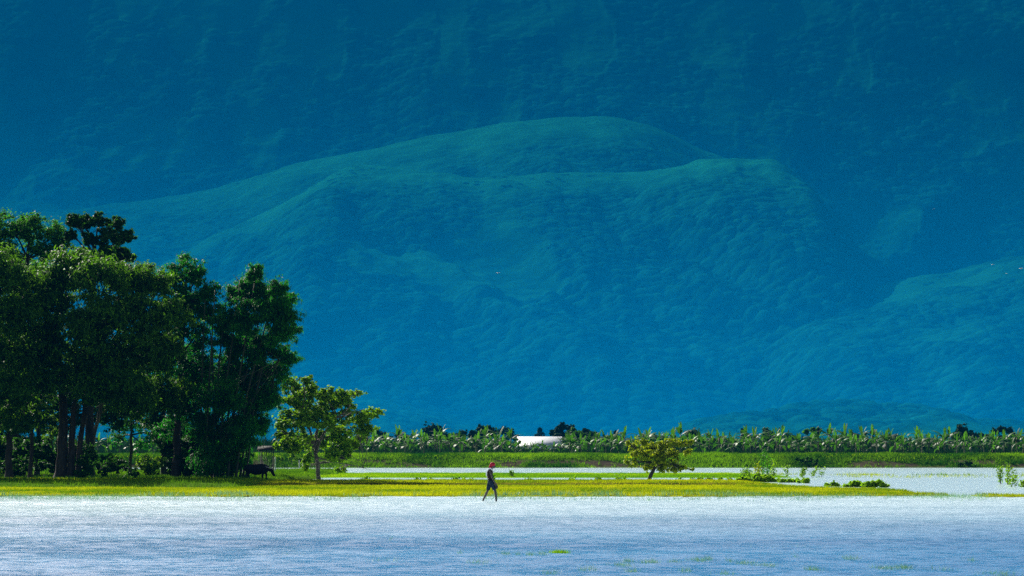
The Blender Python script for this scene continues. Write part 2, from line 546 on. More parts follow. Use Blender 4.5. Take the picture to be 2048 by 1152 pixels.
terrain('wooded_knoll', [(1180, 900), (1330, 872), (1420, 845), (1500, 828), (1600, 812), (1750, 812), (1850, 826), (1950, 850), (2048, 862), (2200, 880), (2400, 900)],
        2400, 1950, 2600, 1150, 2480, 700, 260, (260, 14), 500, .7, grass_low, 6.5, 3.6)
terrain('wooded_rise', [(-500, 800), (0, 830), (300, 838), (560, 812), (700, 800), (780, 806), (860, 832), (950, 866), (1100, 885), (1300, 900)],
        2900, 2400, 3100, -420, 1300, 800, 240, (260, 14), 560, .7, grass_low, 6.5, 3.6)


# ------------------------------------------------------------------ haze: one box of even air round everything
def build_haze():
    m = bpy.data.materials.new('haze'); m.use_nodes = True
    t = m.node_tree
    t.nodes.remove(t.nodes['Principled BSDF'])
    v = t.nodes.new('ShaderNodeVolumePrincipled')
    v.inputs['Color'].default_value = (*HAZE_COLOR, 1)
    v.inputs['Density'].default_value = HAZE_DENSITY
    v.inputs['Anisotropy'].default_value = 0.1
    t.links.new(v.outputs[0], t.nodes['Material Output'].inputs['Volume'])
    b = MB()
    b.box((0, 4300, 650 - 1.6), (7000, 4800, 650))
    tag(b.build('haze', m), kind='stuff')
    # thicker mist lying on the plain before the foothills: a long bank that is deep at the ground and thins out upwards
    m2 = m.copy(); m2.name = 'mist'
    v2 = [n for n in m2.node_tree.nodes if n.type == 'PRINCIPLED_VOLUME'][0]
    v2.inputs['Color'].default_value = (*MIST_COLOR, 1); v2.inputs['Density'].default_value = MIST_DENSITY
    sl = np.linspace(0, 1, 26)
    thick = 1700 * ((1 - sl) ** 2.2)
    front = [(1450, 1450 * .165 * k + (-2 if k == 0 else 0)) for k in sl]
    backp = [(1450 + t, (1450 + t) * .165 * k + (-2 if k == 0 else 0)) for k, t in zip(sl, thick)]
    V = []; n = len(sl)
    for x in (-5200, 5200):
        V += [(x, *p) for p in front] + [(x, *p) for p in backp]
    F = []
    for k in range(n - 1):
        a, b2 = k, n + k; o2 = 2 * n
        F += [(a, a + 1, o2 + a + 1, o2 + a), (b2, o2 + b2, o2 + b2 + 1, b2 + 1), (a, b2, b2 + 1, a + 1), (o2 + a, o2 + a + 1, o2 + b2 + 1, o2 + b2)]
    F.append((0, 2 * n, 3 * n, n))
    o = mesh_np('mist', V, F, m2)
    bm = bmesh.new(); bm.from_mesh(o.data)
    bmesh.ops.remove_doubles(bm, verts=bm.verts, dist=.05)
    bmesh.ops.recalc_face_normals(bm, faces=bm.faces)
    bm.to_mesh(o.data); bm.free()
    tag(o, kind='stuff')


build_haze()


# ------------------------------------------------------------------ foliage
def leaves_mesh(P, N, L, W, rs, droop=.3, fold=.15):
    """One bent leaf (two quads) per point. P points, N preferred normals, L lengths, W widths."""
    n = len(P)
    N = N + rs.normal(0, .45, (n, 3))
    N /= np.linalg.norm(N, axis=1)[:, None] + 1e-9
    T = rs.normal(0, 1, (n, 3)); T[:, 2] -= droop * 2.2
    T -= N * (T * N).sum(1)[:, None]
    T /= np.linalg.norm(T, axis=1)[:, None] + 1e-9
    B = np.cross(N, T)
    L = L[:, None]; W = W[:, None]
    base = P - T * L * .5
    mid = P + N * L * fold
    tip = P + T * L * .5 - np.array([0, 0, 1]) * L * droop * .25
    V = np.stack([base, mid + B * W * .5, tip, mid - B * W * .5], 1).reshape(-1, 3)
    F = np.arange(n * 4).reshape(n, 4)
    return V, F


def crown_points(clumps, n, rs, sub=7, subr=.42, up=.25):
    """Random leaf points on lumpy sub-clumps spread over each clump (x,y,z,rx,ry,rz)."""
    C = np.array(clumps, float)
    wgt = (C[:, 3] * C[:, 5]); wgt = wgt / wgt.sum()
    P = []; N = []
    for c, wg in zip(C, wgt):
        k = max(20, int(n * wg))
        d = rs.normal(0, 1, (sub, 3)); d /= np.linalg.norm(d, axis=1)[:, None]
        d[:, 2] = d[:, 2] * .9 + .1
        sc = c[:3] + d * c[3:] * rs.uniform(.45, .85, (sub, 1))
        sr = c[3:] * rs.uniform(subr * .7, subr * 1.3, (sub, 1))
        si = rs.integers(0, sub, k)
        q = rs.normal(0, 1, (k, 3)); q /= np.linalg.norm(q, axis=1)[:, None]
        q[:, 2] = np.where(q[:, 2] < -.3, q[:, 2] * rs.uniform(-1, .6, k), q[:, 2])
        spray = rs.normal(0, 1, (sub * 6, 3)) * .75                      # twigs: small tufts inside every sub-clump
        ti = si * 6 + rs.integers(0, 6, k)
        rr = np.abs(rs.normal(0, .42, (k, 1)))
        p = sc[si] + spray[ti] * sr[si] * .62 + q * sr[si] * rr
        P.append(p)
        nn = q * .7 + (p - c[:3]) / c[3:] * .35 + np.array([0, 0, up + .4])
        N.append(nn / (np.linalg.norm(nn, axis=1)[:, None] + 1e-9))
    return np.vstack(P), np.vstack(N)


def limb(p0, p1, r0, r1, rs, sag=.15, n=6):
    p0 = np.array(p0, float); p1 = np.array(p1, float)
    t = np.linspace(0, 1, n)[:, None]
    L = np.linalg.norm(p1 - p0)
    pts = p0 + (p1 - p0) * t
    pts[:, 2] += np.sin(t[:, 0] * np.pi) * L * sag
    pts[1:-1] += rs.normal(0, L * .025, (n - 2, 3))
    return pts, np.linspace(r0, r1, n)


def make_tree(name, label, cat, base, trunks, clumps, nleaf, leaf, bark, lsize=(.28, .10), droop=.35, seed=0, sub=12, subr=.52, group=None,
              up=.25, tmax=None):
    """base: Vector at the foot. trunks: list of polylines [(x,y,z,r)...] in world space, the last point of the first being the fork."""
    rs = np.random.default_rng(seed)
    root = empty(name, base, label, cat, group)
    b0 = np.array(base)
    mb = MB()
    forks = []
    for tr in trunks:
        tr = np.array(tr, float)
        t = np.linspace(0, 1, len(tr)); tt = np.linspace(0, 1, max(6, len(tr) * 3))
        P = np.column_stack([np.interp(tt, t, tr[:, k]) for k in range(4)])
        P[0, 3] *= 1.45
        P[1:-1, :2] += rs.normal(0, P[:, 3].mean() * .18, (len(P) - 2, 2))
        mb.tube(P[:, :3] - b0, P[:, 3], 9)
        for k in (-1, len(P) * 2 // 3):
            forks.append((P[k, :3], P[k, 3]))
    for c in clumps:
        c = np.array(c, float)
        d = [np.linalg.norm(f[0] - c[:3]) + 2.0 * max(0, f[0][2] - c[2]) for f in forks]
        f = forks[int(np.argmin(d))]
        pts, rad = limb(f[0], c[:3], min(f[1] * .8, .03 * np.linalg.norm(c[:3] - f[0]) + .03), .025, rs, .08)
        mb.tube(pts - b0, rad, 6)
        for _ in range(4):
            q = rs.normal(0, 1, 3); q /= np.linalg.norm(q); q[2] = abs(q[2]) * .7
            pts2, rad2 = limb(pts[3], c[:3] + q * c[3:] * .85, .03, .008, rs, .05, 5)
            mb.tube(pts2 - b0, rad2, 5)
    mb.build('trunk', bark, root, smooth=True)
    P, N = crown_points(clumps, nleaf, rs, sub, subr, up)
    L = rs.uniform(.7, 1.3, len(P)) * lsize[0]
    W = rs.uniform(.8, 1.25, len(P)) * lsize[1]
    V, F = leaves_mesh(P - b0, N, L, W, rs, droop)
    zmin = gz(base[0], base[1]) + .02 - b0[2]
    V[:, 2] = np.maximum(V[:, 2], zmin)
    tint = np.repeat(np.clip(rs.normal(.5, .28, len(P)), 0, 1), 4)
    mesh_np('crown', V, F, leaf, root, attrs={'tint': tint})
    return root


def pxclumps(lst, d, rs, ky=.9, kz=.85, jit=1.6, grow=1.0):
    out = []
    for (px, py, r) in lst:
        dd = d + rs.uniform(-jit, jit)
        p = at(px, py, dd)
        rr = r / FPX * dd * grow
        out.append((p.x, p.y, p.z, rr, rr * ky, rr * kz))
    return out


def pxline(lst, d):
    out = []
    for (px, py, r) in lst:
        p = at(px, py, d)
        out.append((p.x, p.y, p.z, r))
    return out


def ground_at(px, d):
    x = (px - 1024) / FPX * d
    return Vector((x, d, gz(x, d)))


def root_line(px, d, rest, r0):
    """A trunk starting on the ground below pixel column px at distance d."""
    g = ground_at(px, d)
    return [(g.x, g.y, g.z - .15, r0)] + pxline(rest, d)


rs0 = np.random.default_rng(91)

# --- the grove on the left
d = 194
make_tree('broadleaf_tree', 'big spreading tree with drooping glossy leaves and several trunks at the front of the grove', 'tree',
          ground_at(122, d),
          [root_line(122, d + 2.4, [(124, 900, .34), (128, 820, .28), (120, 740, .22), (110, 660, .14)], .42),
           root_line(143, d + 2.4, [(142, 890, .22), (150, 800, .17), (190, 700, .12)], .26),
           root_line(158, d + 2.4, [(160, 880, .18), (172, 800, .14), (230, 700, .10)], .22),
           root_line(20, d + 2.4, [(18, 880, .2), (22, 800, .16), (10, 700, .1)], .26),
           root_line(62, d + 2.4, [(64, 880, .12), (60, 800, .1), (60, 700, .07)], .14)],
          pxclumps([(10, 555, 62), (70, 580, 62), (140, 552, 58), (200, 560, 50), (262, 566, 52), (308, 565, 42), (20, 640, 70), (110, 640, 70), (190, 640, 66),
                    (270, 630, 60), (325, 640, 48), (50, 715, 72), (150, 715, 70), (240, 712, 66), (310, 712, 52), (-60, 600, 80), (-60, 720, 80),
                    (20, 790, 55), (-20, 850, 44), (40, 840, 36), (190, 780, 46), (270, 790, 58), (330, 790, 48), (90, 770, 42)], d, rs0, jit=2.6),
          135000, M['leaf_mango'], M['bark_dark'], (.34, .11), .55, 1, sub=16)
d = 214
make_tree('broadleaf_tree', 'bright green feathery-topped tree rising behind the grove at the left edge', 'tree', ground_at(30, d),
          [root_line(30, d, [(32, 800, .3), (40, 620, .22), (55, 520, .14)], .38)],
          pxclumps([(-10, 480, 40), (28, 462, 32), (62, 446, 24), (66, 470, 34), (108, 474, 30), (95, 505, 36), (20, 515, 40), (-50, 500, 50), (130, 490, 18), (60, 540, 40)], d, rs0, jit=1.5),
          30000, M['leaf_bright'], M['bark_dark'], (.22, .09), .25, 2)
d = 207
make_tree('broadleaf_tree', 'deep green open-crowned tree with blue gaps, rising highest above the grove', 'tree', ground_at(178, d),
          [root_line(178, d, [(180, 800, .28), (184, 620, .2), (190, 520, .12)], .34)],
          pxclumps([(146, 444, 20), (172, 446, 20), (200, 440, 18), (228, 448, 20), (250, 476, 20), (215, 476, 24), (180, 480, 18), (140, 470, 14), (168, 520, 26),
                    (205, 512, 24), (240, 506, 22), (262, 520, 14), (225, 535, 26)], d, rs0, jit=1.4),
          20000, M['leaf_deep'], M['bark_dark'], (.27, .13), .25, 3, sub=8, subr=.42)
d = 200
make_tree('broadleaf_tree', 'tapering dark green tree just left of the tall bamboo clump', 'tree', ground_at(352, d),
          [root_line(352, d, [(356, 860, .24), (362, 740, .18), (370, 620, .12)], .3)],
          pxclumps([(374, 520, 18), (368, 548, 32), (394, 552, 26), (345, 560, 28), (415, 582, 26), (372, 600, 46), (420, 620, 32), (345, 640, 42), (392, 670, 50), (350, 720, 50),
                    (405, 740, 50), (360, 800, 50), (412, 820, 46), (350, 860, 36)], d, rs0),
          42000, M['leaf_bamboo'], M['bark_dark'], (.26, .075), .5, 4)
d = 197
# bamboo clump
make_tree('bamboo_clump', 'tall bamboo clump with drooping leaf sprays at the right end of the grove', 'bamboo', ground_at(450, d),
          [root_line(px0, d + o, [(px0 + (px1 - px0) * .25, 800, .06), (px0 + (px1 - px0) * .6, 700, .05), (px1, py1, .025)], .07)
           for px0, px1, py1, o in [(400, 410, 600, .5), (412, 430, 580, -.6), (424, 452, 600, .2), (436, 480, 560, -.3), (446, 500, 560, .8), (456, 510, 560, -.8), (464, 530, 590, .4),
                                    (472, 548, 590, -.5), (480, 565, 600, .1), (486, 570, 660, .6), (430, 420, 660, .9), (492, 560, 720, -.2)]],
          pxclumps([(510, 548, 20), (506, 575, 30), (485, 592, 30), (530, 590, 26), (560, 578, 22), (572, 600, 20), (545, 620, 34), (580, 635, 24), (500, 640, 44), (455, 640, 32),
                    (560, 672, 34), (590, 660, 12), (460, 690, 40), (515, 705, 44), (572, 712, 26), (470, 760, 46), (525, 762, 40), (555, 745, 24), (440, 800, 44), (500, 810, 44),
                    (535, 800, 26), (430, 860, 48), (480, 866, 40), (512, 850, 30), (420, 915, 42), (470, 920, 34)], d, rs0),
          125000, M['leaf_bamboo'], M['culm'], (.28, .06), .8, 5, sub=16)
d = 210
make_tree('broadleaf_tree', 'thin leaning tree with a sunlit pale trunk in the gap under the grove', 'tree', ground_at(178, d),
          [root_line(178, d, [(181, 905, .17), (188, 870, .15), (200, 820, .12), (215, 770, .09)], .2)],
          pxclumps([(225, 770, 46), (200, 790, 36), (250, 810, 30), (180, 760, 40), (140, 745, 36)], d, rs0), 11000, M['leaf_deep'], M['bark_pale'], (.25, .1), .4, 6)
d = 220
make_tree('broadleaf_tree', 'shaded slim-trunked tree deep inside the left part of the grove', 'tree', ground_at(75, d),
          [root_line(75, d, [(78, 880, .16), (72, 780, .12)], .2)],
          pxclumps([(40, 770, 60), (0, 830, 52), (70, 810, 36), (-50, 780, 70), (60, 720, 60), (-60, 870, 60), (20, 880, 36)], d, rs0), 24000, M['leaf_deep'], M['bark_dark'], (.26, .1), .4, 7)
d = 222
make_tree('broadleaf_tree', 'background tree filling the grove between the leaning trunk and the bamboo', 'tree', ground_at(330, d),
          [root_line(330, d, [(328, 860, .18), (320, 740, .12)], .22)],
          pxclumps([(150, 800, 44), (190, 830, 34), (110, 800, 40), (225, 850, 28), (60, 800, 46), (150, 850, 30), (90, 850, 24), (20, 820, 44), (205, 800, 40), (250, 830, 30), (300, 800, 55), (340, 830, 50), (260, 770, 55), (380, 780, 60), (300, 720, 60), (420, 760, 50), (340, 880, 40), (310, 850, 26), (370, 900, 40)], d, rs0),
          48000, M['leaf_deep'], M['bark_dark'], (.26, .1), .4, 8)

d = 228
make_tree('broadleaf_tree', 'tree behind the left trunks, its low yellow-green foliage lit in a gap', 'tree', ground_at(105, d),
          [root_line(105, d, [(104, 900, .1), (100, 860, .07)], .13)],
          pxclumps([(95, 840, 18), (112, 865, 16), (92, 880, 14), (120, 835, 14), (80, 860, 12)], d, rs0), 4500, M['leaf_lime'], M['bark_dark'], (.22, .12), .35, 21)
d = 234
make_tree('broadleaf_tree', 'teal green tree seen through the gap between the leaning trunk and the bamboo', 'tree', ground_at(262, d),
          [root_line(262, d, [(262, 890, .12), (262, 850, .08)], .15)],
          pxclumps([(215, 835, 24), (245, 850, 24), (280, 850, 26), (310, 870, 22), (235, 880, 16), (285, 895, 16), (265, 820, 30), (300, 835, 30)], d, rs0), 7000, M['leaf_bamboo'], M['bark_dark'], (.22, .09), .35, 22)


d = 198
make_tree('broadleaf_tree', 'edge tree of the grove standing just outside the left of the photo', 'tree', ground_at(-190, d),
          [root_line(-190, d, [(-188, 860, .28), (-180, 720, .2), (-170, 620, .12)], .36)],
          pxclumps([(-190, 560, 70), (-130, 620, 70), (-250, 620, 80), (-180, 700, 90), (-110, 720, 60), (-260, 740, 80), (-150, 800, 70), (-240, 830, 70)], d, rs0), 30000, M['leaf_mango'], M['bark_dark'], (.36, .14), .5, 23)


# --- the little round-crowned trees
d = 214
make_tree('small_tree', 'small yellow-green tree with large leaves and a bare low twig, beside the buffalo', 'tree', ground_at(640, d),
          [root_line(641, d, [(634, 925, .14), (630, 890, .13), (634, 862, .11)], .18),
           pxline([(632, 905, .1), (645, 870, .09), (668, 840, .06), (700, 815, .03)], d),
           pxline([(632, 900, .08), (620, 860, .08), (606, 830, .05)], d - .4),
           pxline([(634, 915, .05), (670, 925, .035), (705, 930, .025), (730, 937, .015), (745, 941, .008)], d - .3)],
          pxclumps([(575, 770, 14), (597, 785, 22), (612, 762, 13), (628, 785, 20), (650, 790, 18), (590, 812, 26), (625, 815, 28), (660, 812, 24), (690, 796, 18), (712, 788, 12),
                    (575, 845, 24), (610, 850, 28), (648, 848, 26), (690, 830, 26), (725, 830, 20), (750, 828, 12), (715, 855, 24), (680, 870, 28), (735, 862, 12), (560, 870, 16),
                    (600, 885, 24), (640, 885, 22), (570, 895, 18), (690, 900, 24), (712, 885, 18), (668, 915, 16), (615, 918, 10), (680, 940, 9), (610, 935, 8), (560, 800, 9),
                    (662, 783, 8)], d, rs0, jit=2.0, grow=1.22),
          20000, M['leaf_yellow'], M['bark_pale'], (.25, .17), .35, 9, sub=9, subr=.45)
d = 211
make_tree('small_tree', 'low golden-leaved tree with a leaning trunk alone on the bank', 'tree', ground_at(1294, d),
          [root_line(1294, d, [(1302, 948, .13), (1312, 932, .12), (1318, 918, .10)], .16),
           pxline([(1312, 932, .07), (1290, 915, .05), (1275, 905, .03)], d), pxline([(1314, 928, .07), (1340, 912, .05), (1360, 905, .03)], d + .3)],
          pxclumps([(1270, 895, 12), (1290, 886, 10), (1305, 898, 16), (1325, 890, 12), (1345, 888, 14), (1366, 888, 12), (1372, 905, 9), (1268, 908, 11), (1290, 915, 18), (1318, 915, 20),
                    (1345, 912, 18), (1270, 926, 12), (1295, 934, 13), (1325, 935, 16), (1348, 934, 13), (1366, 938, 9), (1312, 903, 14), (1382, 884, 7), (1256, 886, 6), (1385, 940, 5), (1254, 925, 6)], d, rs0, jit=1.2),
          5000, M['leaf_gold'], M['bark_dark'], (.22, .14), .35, 10, sub=7, subr=.55)


# --- bushes
def bush(label, px, d, clumps, n, leaf, lsize=(.2, .1), seed=0, name='bush', group=None, droop=.3):
    rs = np.random.default_rng(seed + 500)
    base = ground_at(px, d)
    root = empty(name, base, label, 'bush', group)
    b0 = np.array(base)
    cl = pxclumps(clumps, d, rs, 1.0, .9, .5)
    cl = [(c[0], c[1], max(c[2], base.z + c[5] * .45), *c[3:]) for c in cl]
    for c in cl:
        for _ in range(2):
            q = np.array([rs.normal(0, .2) + (c[0] - b0[0]) * .7, rs.normal(0, .2), -.05])
            pts, rad = limb(q, np.array(c[:3]) - b0 + rs.normal(0, .15, 3), .022, .006, rs, .05, 5)
            mb = MB(); mb.tube(pts, rad, 5); mb.build('stem', M['culm'], root, smooth=True)
    P, N = crown_points(cl, n, rs, 6, .45, .3)
    V, F = leaves_mesh(P - b0, N, rs.uniform(.7, 1.3, len(P)) * lsize[0], rs.uniform(.8, 1.2, len(P)) * lsize[1], rs, droop)
    V[:, 2] = np.maximum(V[:, 2], .02)
    mesh_np('foliage', V, F, leaf, root, attrs={'tint': np.repeat(np.clip(rs.normal(.5, .28, len(P)), 0, 1), 4)})
    return root


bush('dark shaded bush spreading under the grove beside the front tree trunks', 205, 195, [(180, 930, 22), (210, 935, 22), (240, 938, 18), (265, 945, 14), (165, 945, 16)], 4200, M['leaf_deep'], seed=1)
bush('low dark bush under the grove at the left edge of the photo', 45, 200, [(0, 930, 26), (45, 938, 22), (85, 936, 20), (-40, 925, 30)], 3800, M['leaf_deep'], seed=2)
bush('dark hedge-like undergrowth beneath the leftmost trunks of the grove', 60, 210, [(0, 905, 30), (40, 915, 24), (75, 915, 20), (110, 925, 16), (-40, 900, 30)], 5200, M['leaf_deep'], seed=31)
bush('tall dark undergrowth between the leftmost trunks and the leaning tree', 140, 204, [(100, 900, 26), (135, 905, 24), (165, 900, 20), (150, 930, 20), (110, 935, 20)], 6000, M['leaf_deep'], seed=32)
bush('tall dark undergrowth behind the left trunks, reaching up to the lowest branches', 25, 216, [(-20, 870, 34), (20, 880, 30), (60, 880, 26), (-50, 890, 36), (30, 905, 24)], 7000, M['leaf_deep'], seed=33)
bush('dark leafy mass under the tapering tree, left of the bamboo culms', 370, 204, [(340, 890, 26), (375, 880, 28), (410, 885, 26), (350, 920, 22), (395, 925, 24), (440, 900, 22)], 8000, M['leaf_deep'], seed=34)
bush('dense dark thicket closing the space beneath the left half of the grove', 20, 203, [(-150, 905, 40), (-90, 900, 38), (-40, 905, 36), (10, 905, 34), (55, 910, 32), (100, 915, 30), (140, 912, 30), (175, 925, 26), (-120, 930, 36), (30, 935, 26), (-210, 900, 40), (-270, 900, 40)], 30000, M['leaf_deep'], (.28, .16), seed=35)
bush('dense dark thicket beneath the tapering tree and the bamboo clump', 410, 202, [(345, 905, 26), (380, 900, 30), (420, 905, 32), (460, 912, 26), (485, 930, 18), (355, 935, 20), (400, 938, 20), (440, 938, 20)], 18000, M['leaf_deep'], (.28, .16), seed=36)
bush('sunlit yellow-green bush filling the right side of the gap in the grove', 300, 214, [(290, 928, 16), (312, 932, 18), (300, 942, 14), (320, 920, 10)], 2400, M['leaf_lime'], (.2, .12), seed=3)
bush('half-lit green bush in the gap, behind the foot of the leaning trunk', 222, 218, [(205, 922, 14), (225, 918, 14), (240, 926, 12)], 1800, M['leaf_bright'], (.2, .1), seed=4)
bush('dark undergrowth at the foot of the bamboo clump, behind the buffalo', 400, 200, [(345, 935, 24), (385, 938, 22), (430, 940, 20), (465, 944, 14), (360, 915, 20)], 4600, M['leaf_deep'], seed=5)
bush('leafy lime bush under the upright weeds on the bank', 1535, 202, [(1478, 964, 8), (1490, 962, 9), (1502, 961, 10), (1514, 960, 11), (1526, 961, 11), (1538, 962, 11), (1550, 963, 10), (1560, 965, 9)], 2100, M['leaf_weed'], (.26, .17), 6)
bush('leafy lime bush between the upright weeds and the bare patch of bank', 1582, 199, [(1566, 966, 8), (1576, 965, 9), (1586, 965, 9), (1596, 967, 8)], 900, M['leaf_weed'], (.24, .17), 7)
bush('small leafy bush topped by a pointed shoot on the bank', 1611, 195, [(1604, 966, 7), (1610, 962, 8), (1617, 965, 6)], 480, M['leaf_weed'], (.22, .15), 8)
bush('ragged bush, leftmost of the leafy clumps at the end of the bank', 1664, 178, [(1646, 976, 7), (1655, 973, 8), (1665, 972, 9), (1675, 974, 8), (1683, 977, 6)], 760, M['leaf_weed'], (.2, .13), 9)
bush('middle leafy clump near the end of the bank, with pointed tufts', 1704, 176, [(1688, 976, 7), (1696, 974, 8), (1705, 970, 9), (1714, 970, 10), (1724, 973, 8)], 950, M['leaf_weed'], (.22, .14), 10)
bush('round leafy clump closest to the open water at the end of the bank', 1753, 174, [(1732, 973, 9), (1741, 970, 11), (1752, 968, 12), (1763, 970, 10), (1772, 975, 7)], 1250, M['leaf_weed'], (.22, .15), 11)
bush('dark green bush on the face of the dyke right of the upright weeds', 1612, 352, [(1598, 922, 9), (1615, 921, 11), (1632, 925, 8)], 900, M['leaf_deep'], (.3, .16), 12)
bush('dark low bush on the face of the dyke near the right of the photo', 1930, 352, [(1920, 930, 7), (1936, 928, 8), (1948, 932, 6)], 600, M['leaf_deep'], (.3, .16), 13)
bush('shaded shrub on the dyke behind the small yellow-green tree', 575, 352, [(560, 918, 9), (585, 915, 9), (600, 922, 7)], 700, M['leaf_yellow'], (.3, .16), 14)


# --- upright weeds
def weed(px, d, h, seed, label, group=None, lean=0.0, leafy=1.0, mat='leaf_lime'):
    rs = np.random.default_rng(seed + 900)
    base = ground_at(px, d)
    base.z = max(base.z, -.05)
    root = empty('weed', base, label, 'weed', group)
    P = []
    for k in range(rs.integers(2, 4)):
        lx = lean + rs.normal(0, .12); o = rs.normal(0, .08, 2)
        t = np.linspace(0, 1, 7)
        hh = h * rs.uniform(.7, 1.0)
        pts = np.column_stack([o[0] + lx * t ** 1.6 * hh, o[1] + rs.normal(0, .1) * t * hh, t * hh])
        mb = MB(); mb.tube(pts, np.linspace(.016, .006, 7), 5); mb.build('stem', M['culm'], root, smooth=True)
        for q in pts[2:]:
            m = int(7 * leafy)
            P.append(q + rs.normal(0, .10, (m, 3)))
    P = np.vstack(P)
    N = np.tile([0, -.2, .8], (len(P), 1)) + rs.normal(0, .4, (len(P), 3))
    V, F = leaves_mesh(P, N, rs.uniform(.12, .26, len(P)), rs.uniform(.06, .13, len(P)), rs, .4)
    V[:, 2] = np.maximum(V[:, 2], .0)
    mesh_np('foliage', V, F, M[mat], root, attrs={'tint': np.repeat(rs.uniform(0, 1, len(P)), 4)})


weed(1487, 214, .85, 1, 'short upright weed, leftmost of the stand rising from the leafy lime bush', 'upright weeds by the water')
weed(1496, 216, 1.0, 2, 'upright weed with a bent top, second in the stand above the leafy lime bush', 'upright weeds by the water')
weed(1516, 212, 1.2, 3, 'slim reddish weed in the middle of the stand above the leafy lime bush', 'upright weeds by the water', mat='leaf_gold')
weed(1526, 218, 2.3, 4, 'tallest weed of the stand, reaching up in front of the dyke', 'upright weeds by the water', .05, 1.4, 'leaf_bright')
weed(1536, 220, 2.0, 5, 'tall bushy weed just right of the tallest one in the stand', 'upright weeds by the water', .1, 1.4, 'leaf_bright')
weed(1541, 210, 1.4, 6, 'last weed on the right of the stand above the leafy lime bush', 'upright weeds by the water')
weed(1573, 236, 1.0, 7, 'lone curved weed standing in water just right of the lime strip', 'upright weeds by the water')
weed(1601, 232, 1.0, 8, 'leftmost of the thin weeds standing in open water, leaning right', 'upright weeds by the water', .3)
weed(1623, 230, 1.1, 9, 'middle thin weed in the open water, leaning right with a dark top', 'upright weeds by the water', .25)
weed(1640, 236, .8, 10, 'sparse pale weed, rightmost of the thin ones in the open water', 'upright weeds by the water', .2, .5)
weed(1998, 190, 1.15, 11, 'upright curled weed in the water near the right edge of the photo', 'upright weeds by the water', .05, 1.2)
weed(2012, 188, 1.3, 12, 'tallest of the three weeds in the water near the right edge of the photo', 'upright weeds by the water', .12, 1.2)
weed(2024, 176, .75, 13, 'short bent weed nearest the camera at the right edge of the photo', 'upright weeds by the water', .15, 1.2)
weed(2044, 176, .35, 14, 'low leafy weed cut by the right edge of the photo', 'upright weeds by the water', 0, 1.4)
weed(1022, 233, .40, 15, 'single small weed standing in the water strip just right of the wading person', 'upright weeds by the water')
rw = np.random.default_rng(5)
for i, px in enumerate(list(rw.uniform(705, 1250, 15)) + list(rw.uniform(1350, 1480, 7))):
    weed(px, rw.uniform(196, 200), rw.uniform(.2, .38), 40 + i, 'low leafy weed in the row along the back edge of the yellow bank', 'low weeds along the back of the yellow bank', 0, 1.2,
         ['leaf_lime', 'leaf_yellow', 'leaf_deep'][i % 3])


# ------------------------------------------------------------------ grass (nobody could count it)
def blades(name, n, xr, yr, accept, hr, wr, mat, seed, zoff=-.02, lean=.35, tint=None, tuft=3):
    rs = np.random.default_rng(seed)
    x = rs.uniform(*xr, n); y = rs.uniform(*yr, n)
    k = accept(x, y, rs); x, y = x[k], y[k]
    x = np.repeat(x, tuft) + rs.normal(0, .04, len(x) * tuft); y = np.repeat(y, tuft) + rs.normal(0, .04, len(y) * tuft)
    z = ground_z(x, y)
    z = np.maximum(z, -.08) + zoff
    m = len(x)
    h = rs.uniform(*hr, m) * (.5 + fbm(x / 1.5, y / 2.5, 3, seed)); wd = rs.uniform(*wr, m)
    a = rs.uniform(0, 2 * np.pi, m)
    lx, ly = rs.normal(0, lean, m) * h, rs.normal(0, lean, m) * h
    b = np.column_stack([np.cos(a) * wd * .5, np.sin(a) * wd * .5, np.zeros(m)])
    P = np.column_stack([x, y, z])
    tip = P + np.column_stack([lx, ly, h])
    V = np.stack([P - b, P + b, tip], 1).reshape(-1, 3)
    F = np.arange(m * 3).reshape(m, 3)
    tn = np.clip(fbm(x / 5, y / 9, 4, seed + 3) * 2.6 - .8 + rs.normal(0, .2, m), 0, 1)
    o = mesh_np(name, V, F, mat, attrs={'tint': np.repeat(tn, 3)})
    tag(o, kind='stuff')
    return o


def acc(fn, lo=.35):
    return lambda x, y, rs: fn(*land(x, y)) > lo + rs.uniform(-.15, .25, len(x))


def acc_bank(x, y, rs):
    z, A, b, G, B, D = land(x, y)
    yw = y + (fbm(x / 7, y / 16, 4, 11) - .5) * 7 + (fbm(x / 2.2, y / 5, 3, 21) - .5) * 3
    bare = np.exp(-((yw - 178.6) / 2.2) ** 2) * (1 - sm(12, 16, x)) * sm(.3, .5, fbm(x / 4, y * 0 + 2.2, 3, 91))
    bare = np.maximum(bare, .85 * sm(.60, .68, fbm(x / 3, y / 7, 4, 93)))
    return (A * (1 - G) > .85 + rs.uniform(-.15, .1, len(x))) & (rs.uniform(0, 1, len(x)) > bare * .9)


def acc_dyke(x, y, rs):
    z, A, b, G, B, D = land(x, y)
    soil = sm(.50, .60, fbm(x / 6, y / 4, 4, 71)) * (1 - sm(.75, 1.0, z))
    return (D > .12) & (rs.uniform(0, 1, len(x)) > soil * .93)


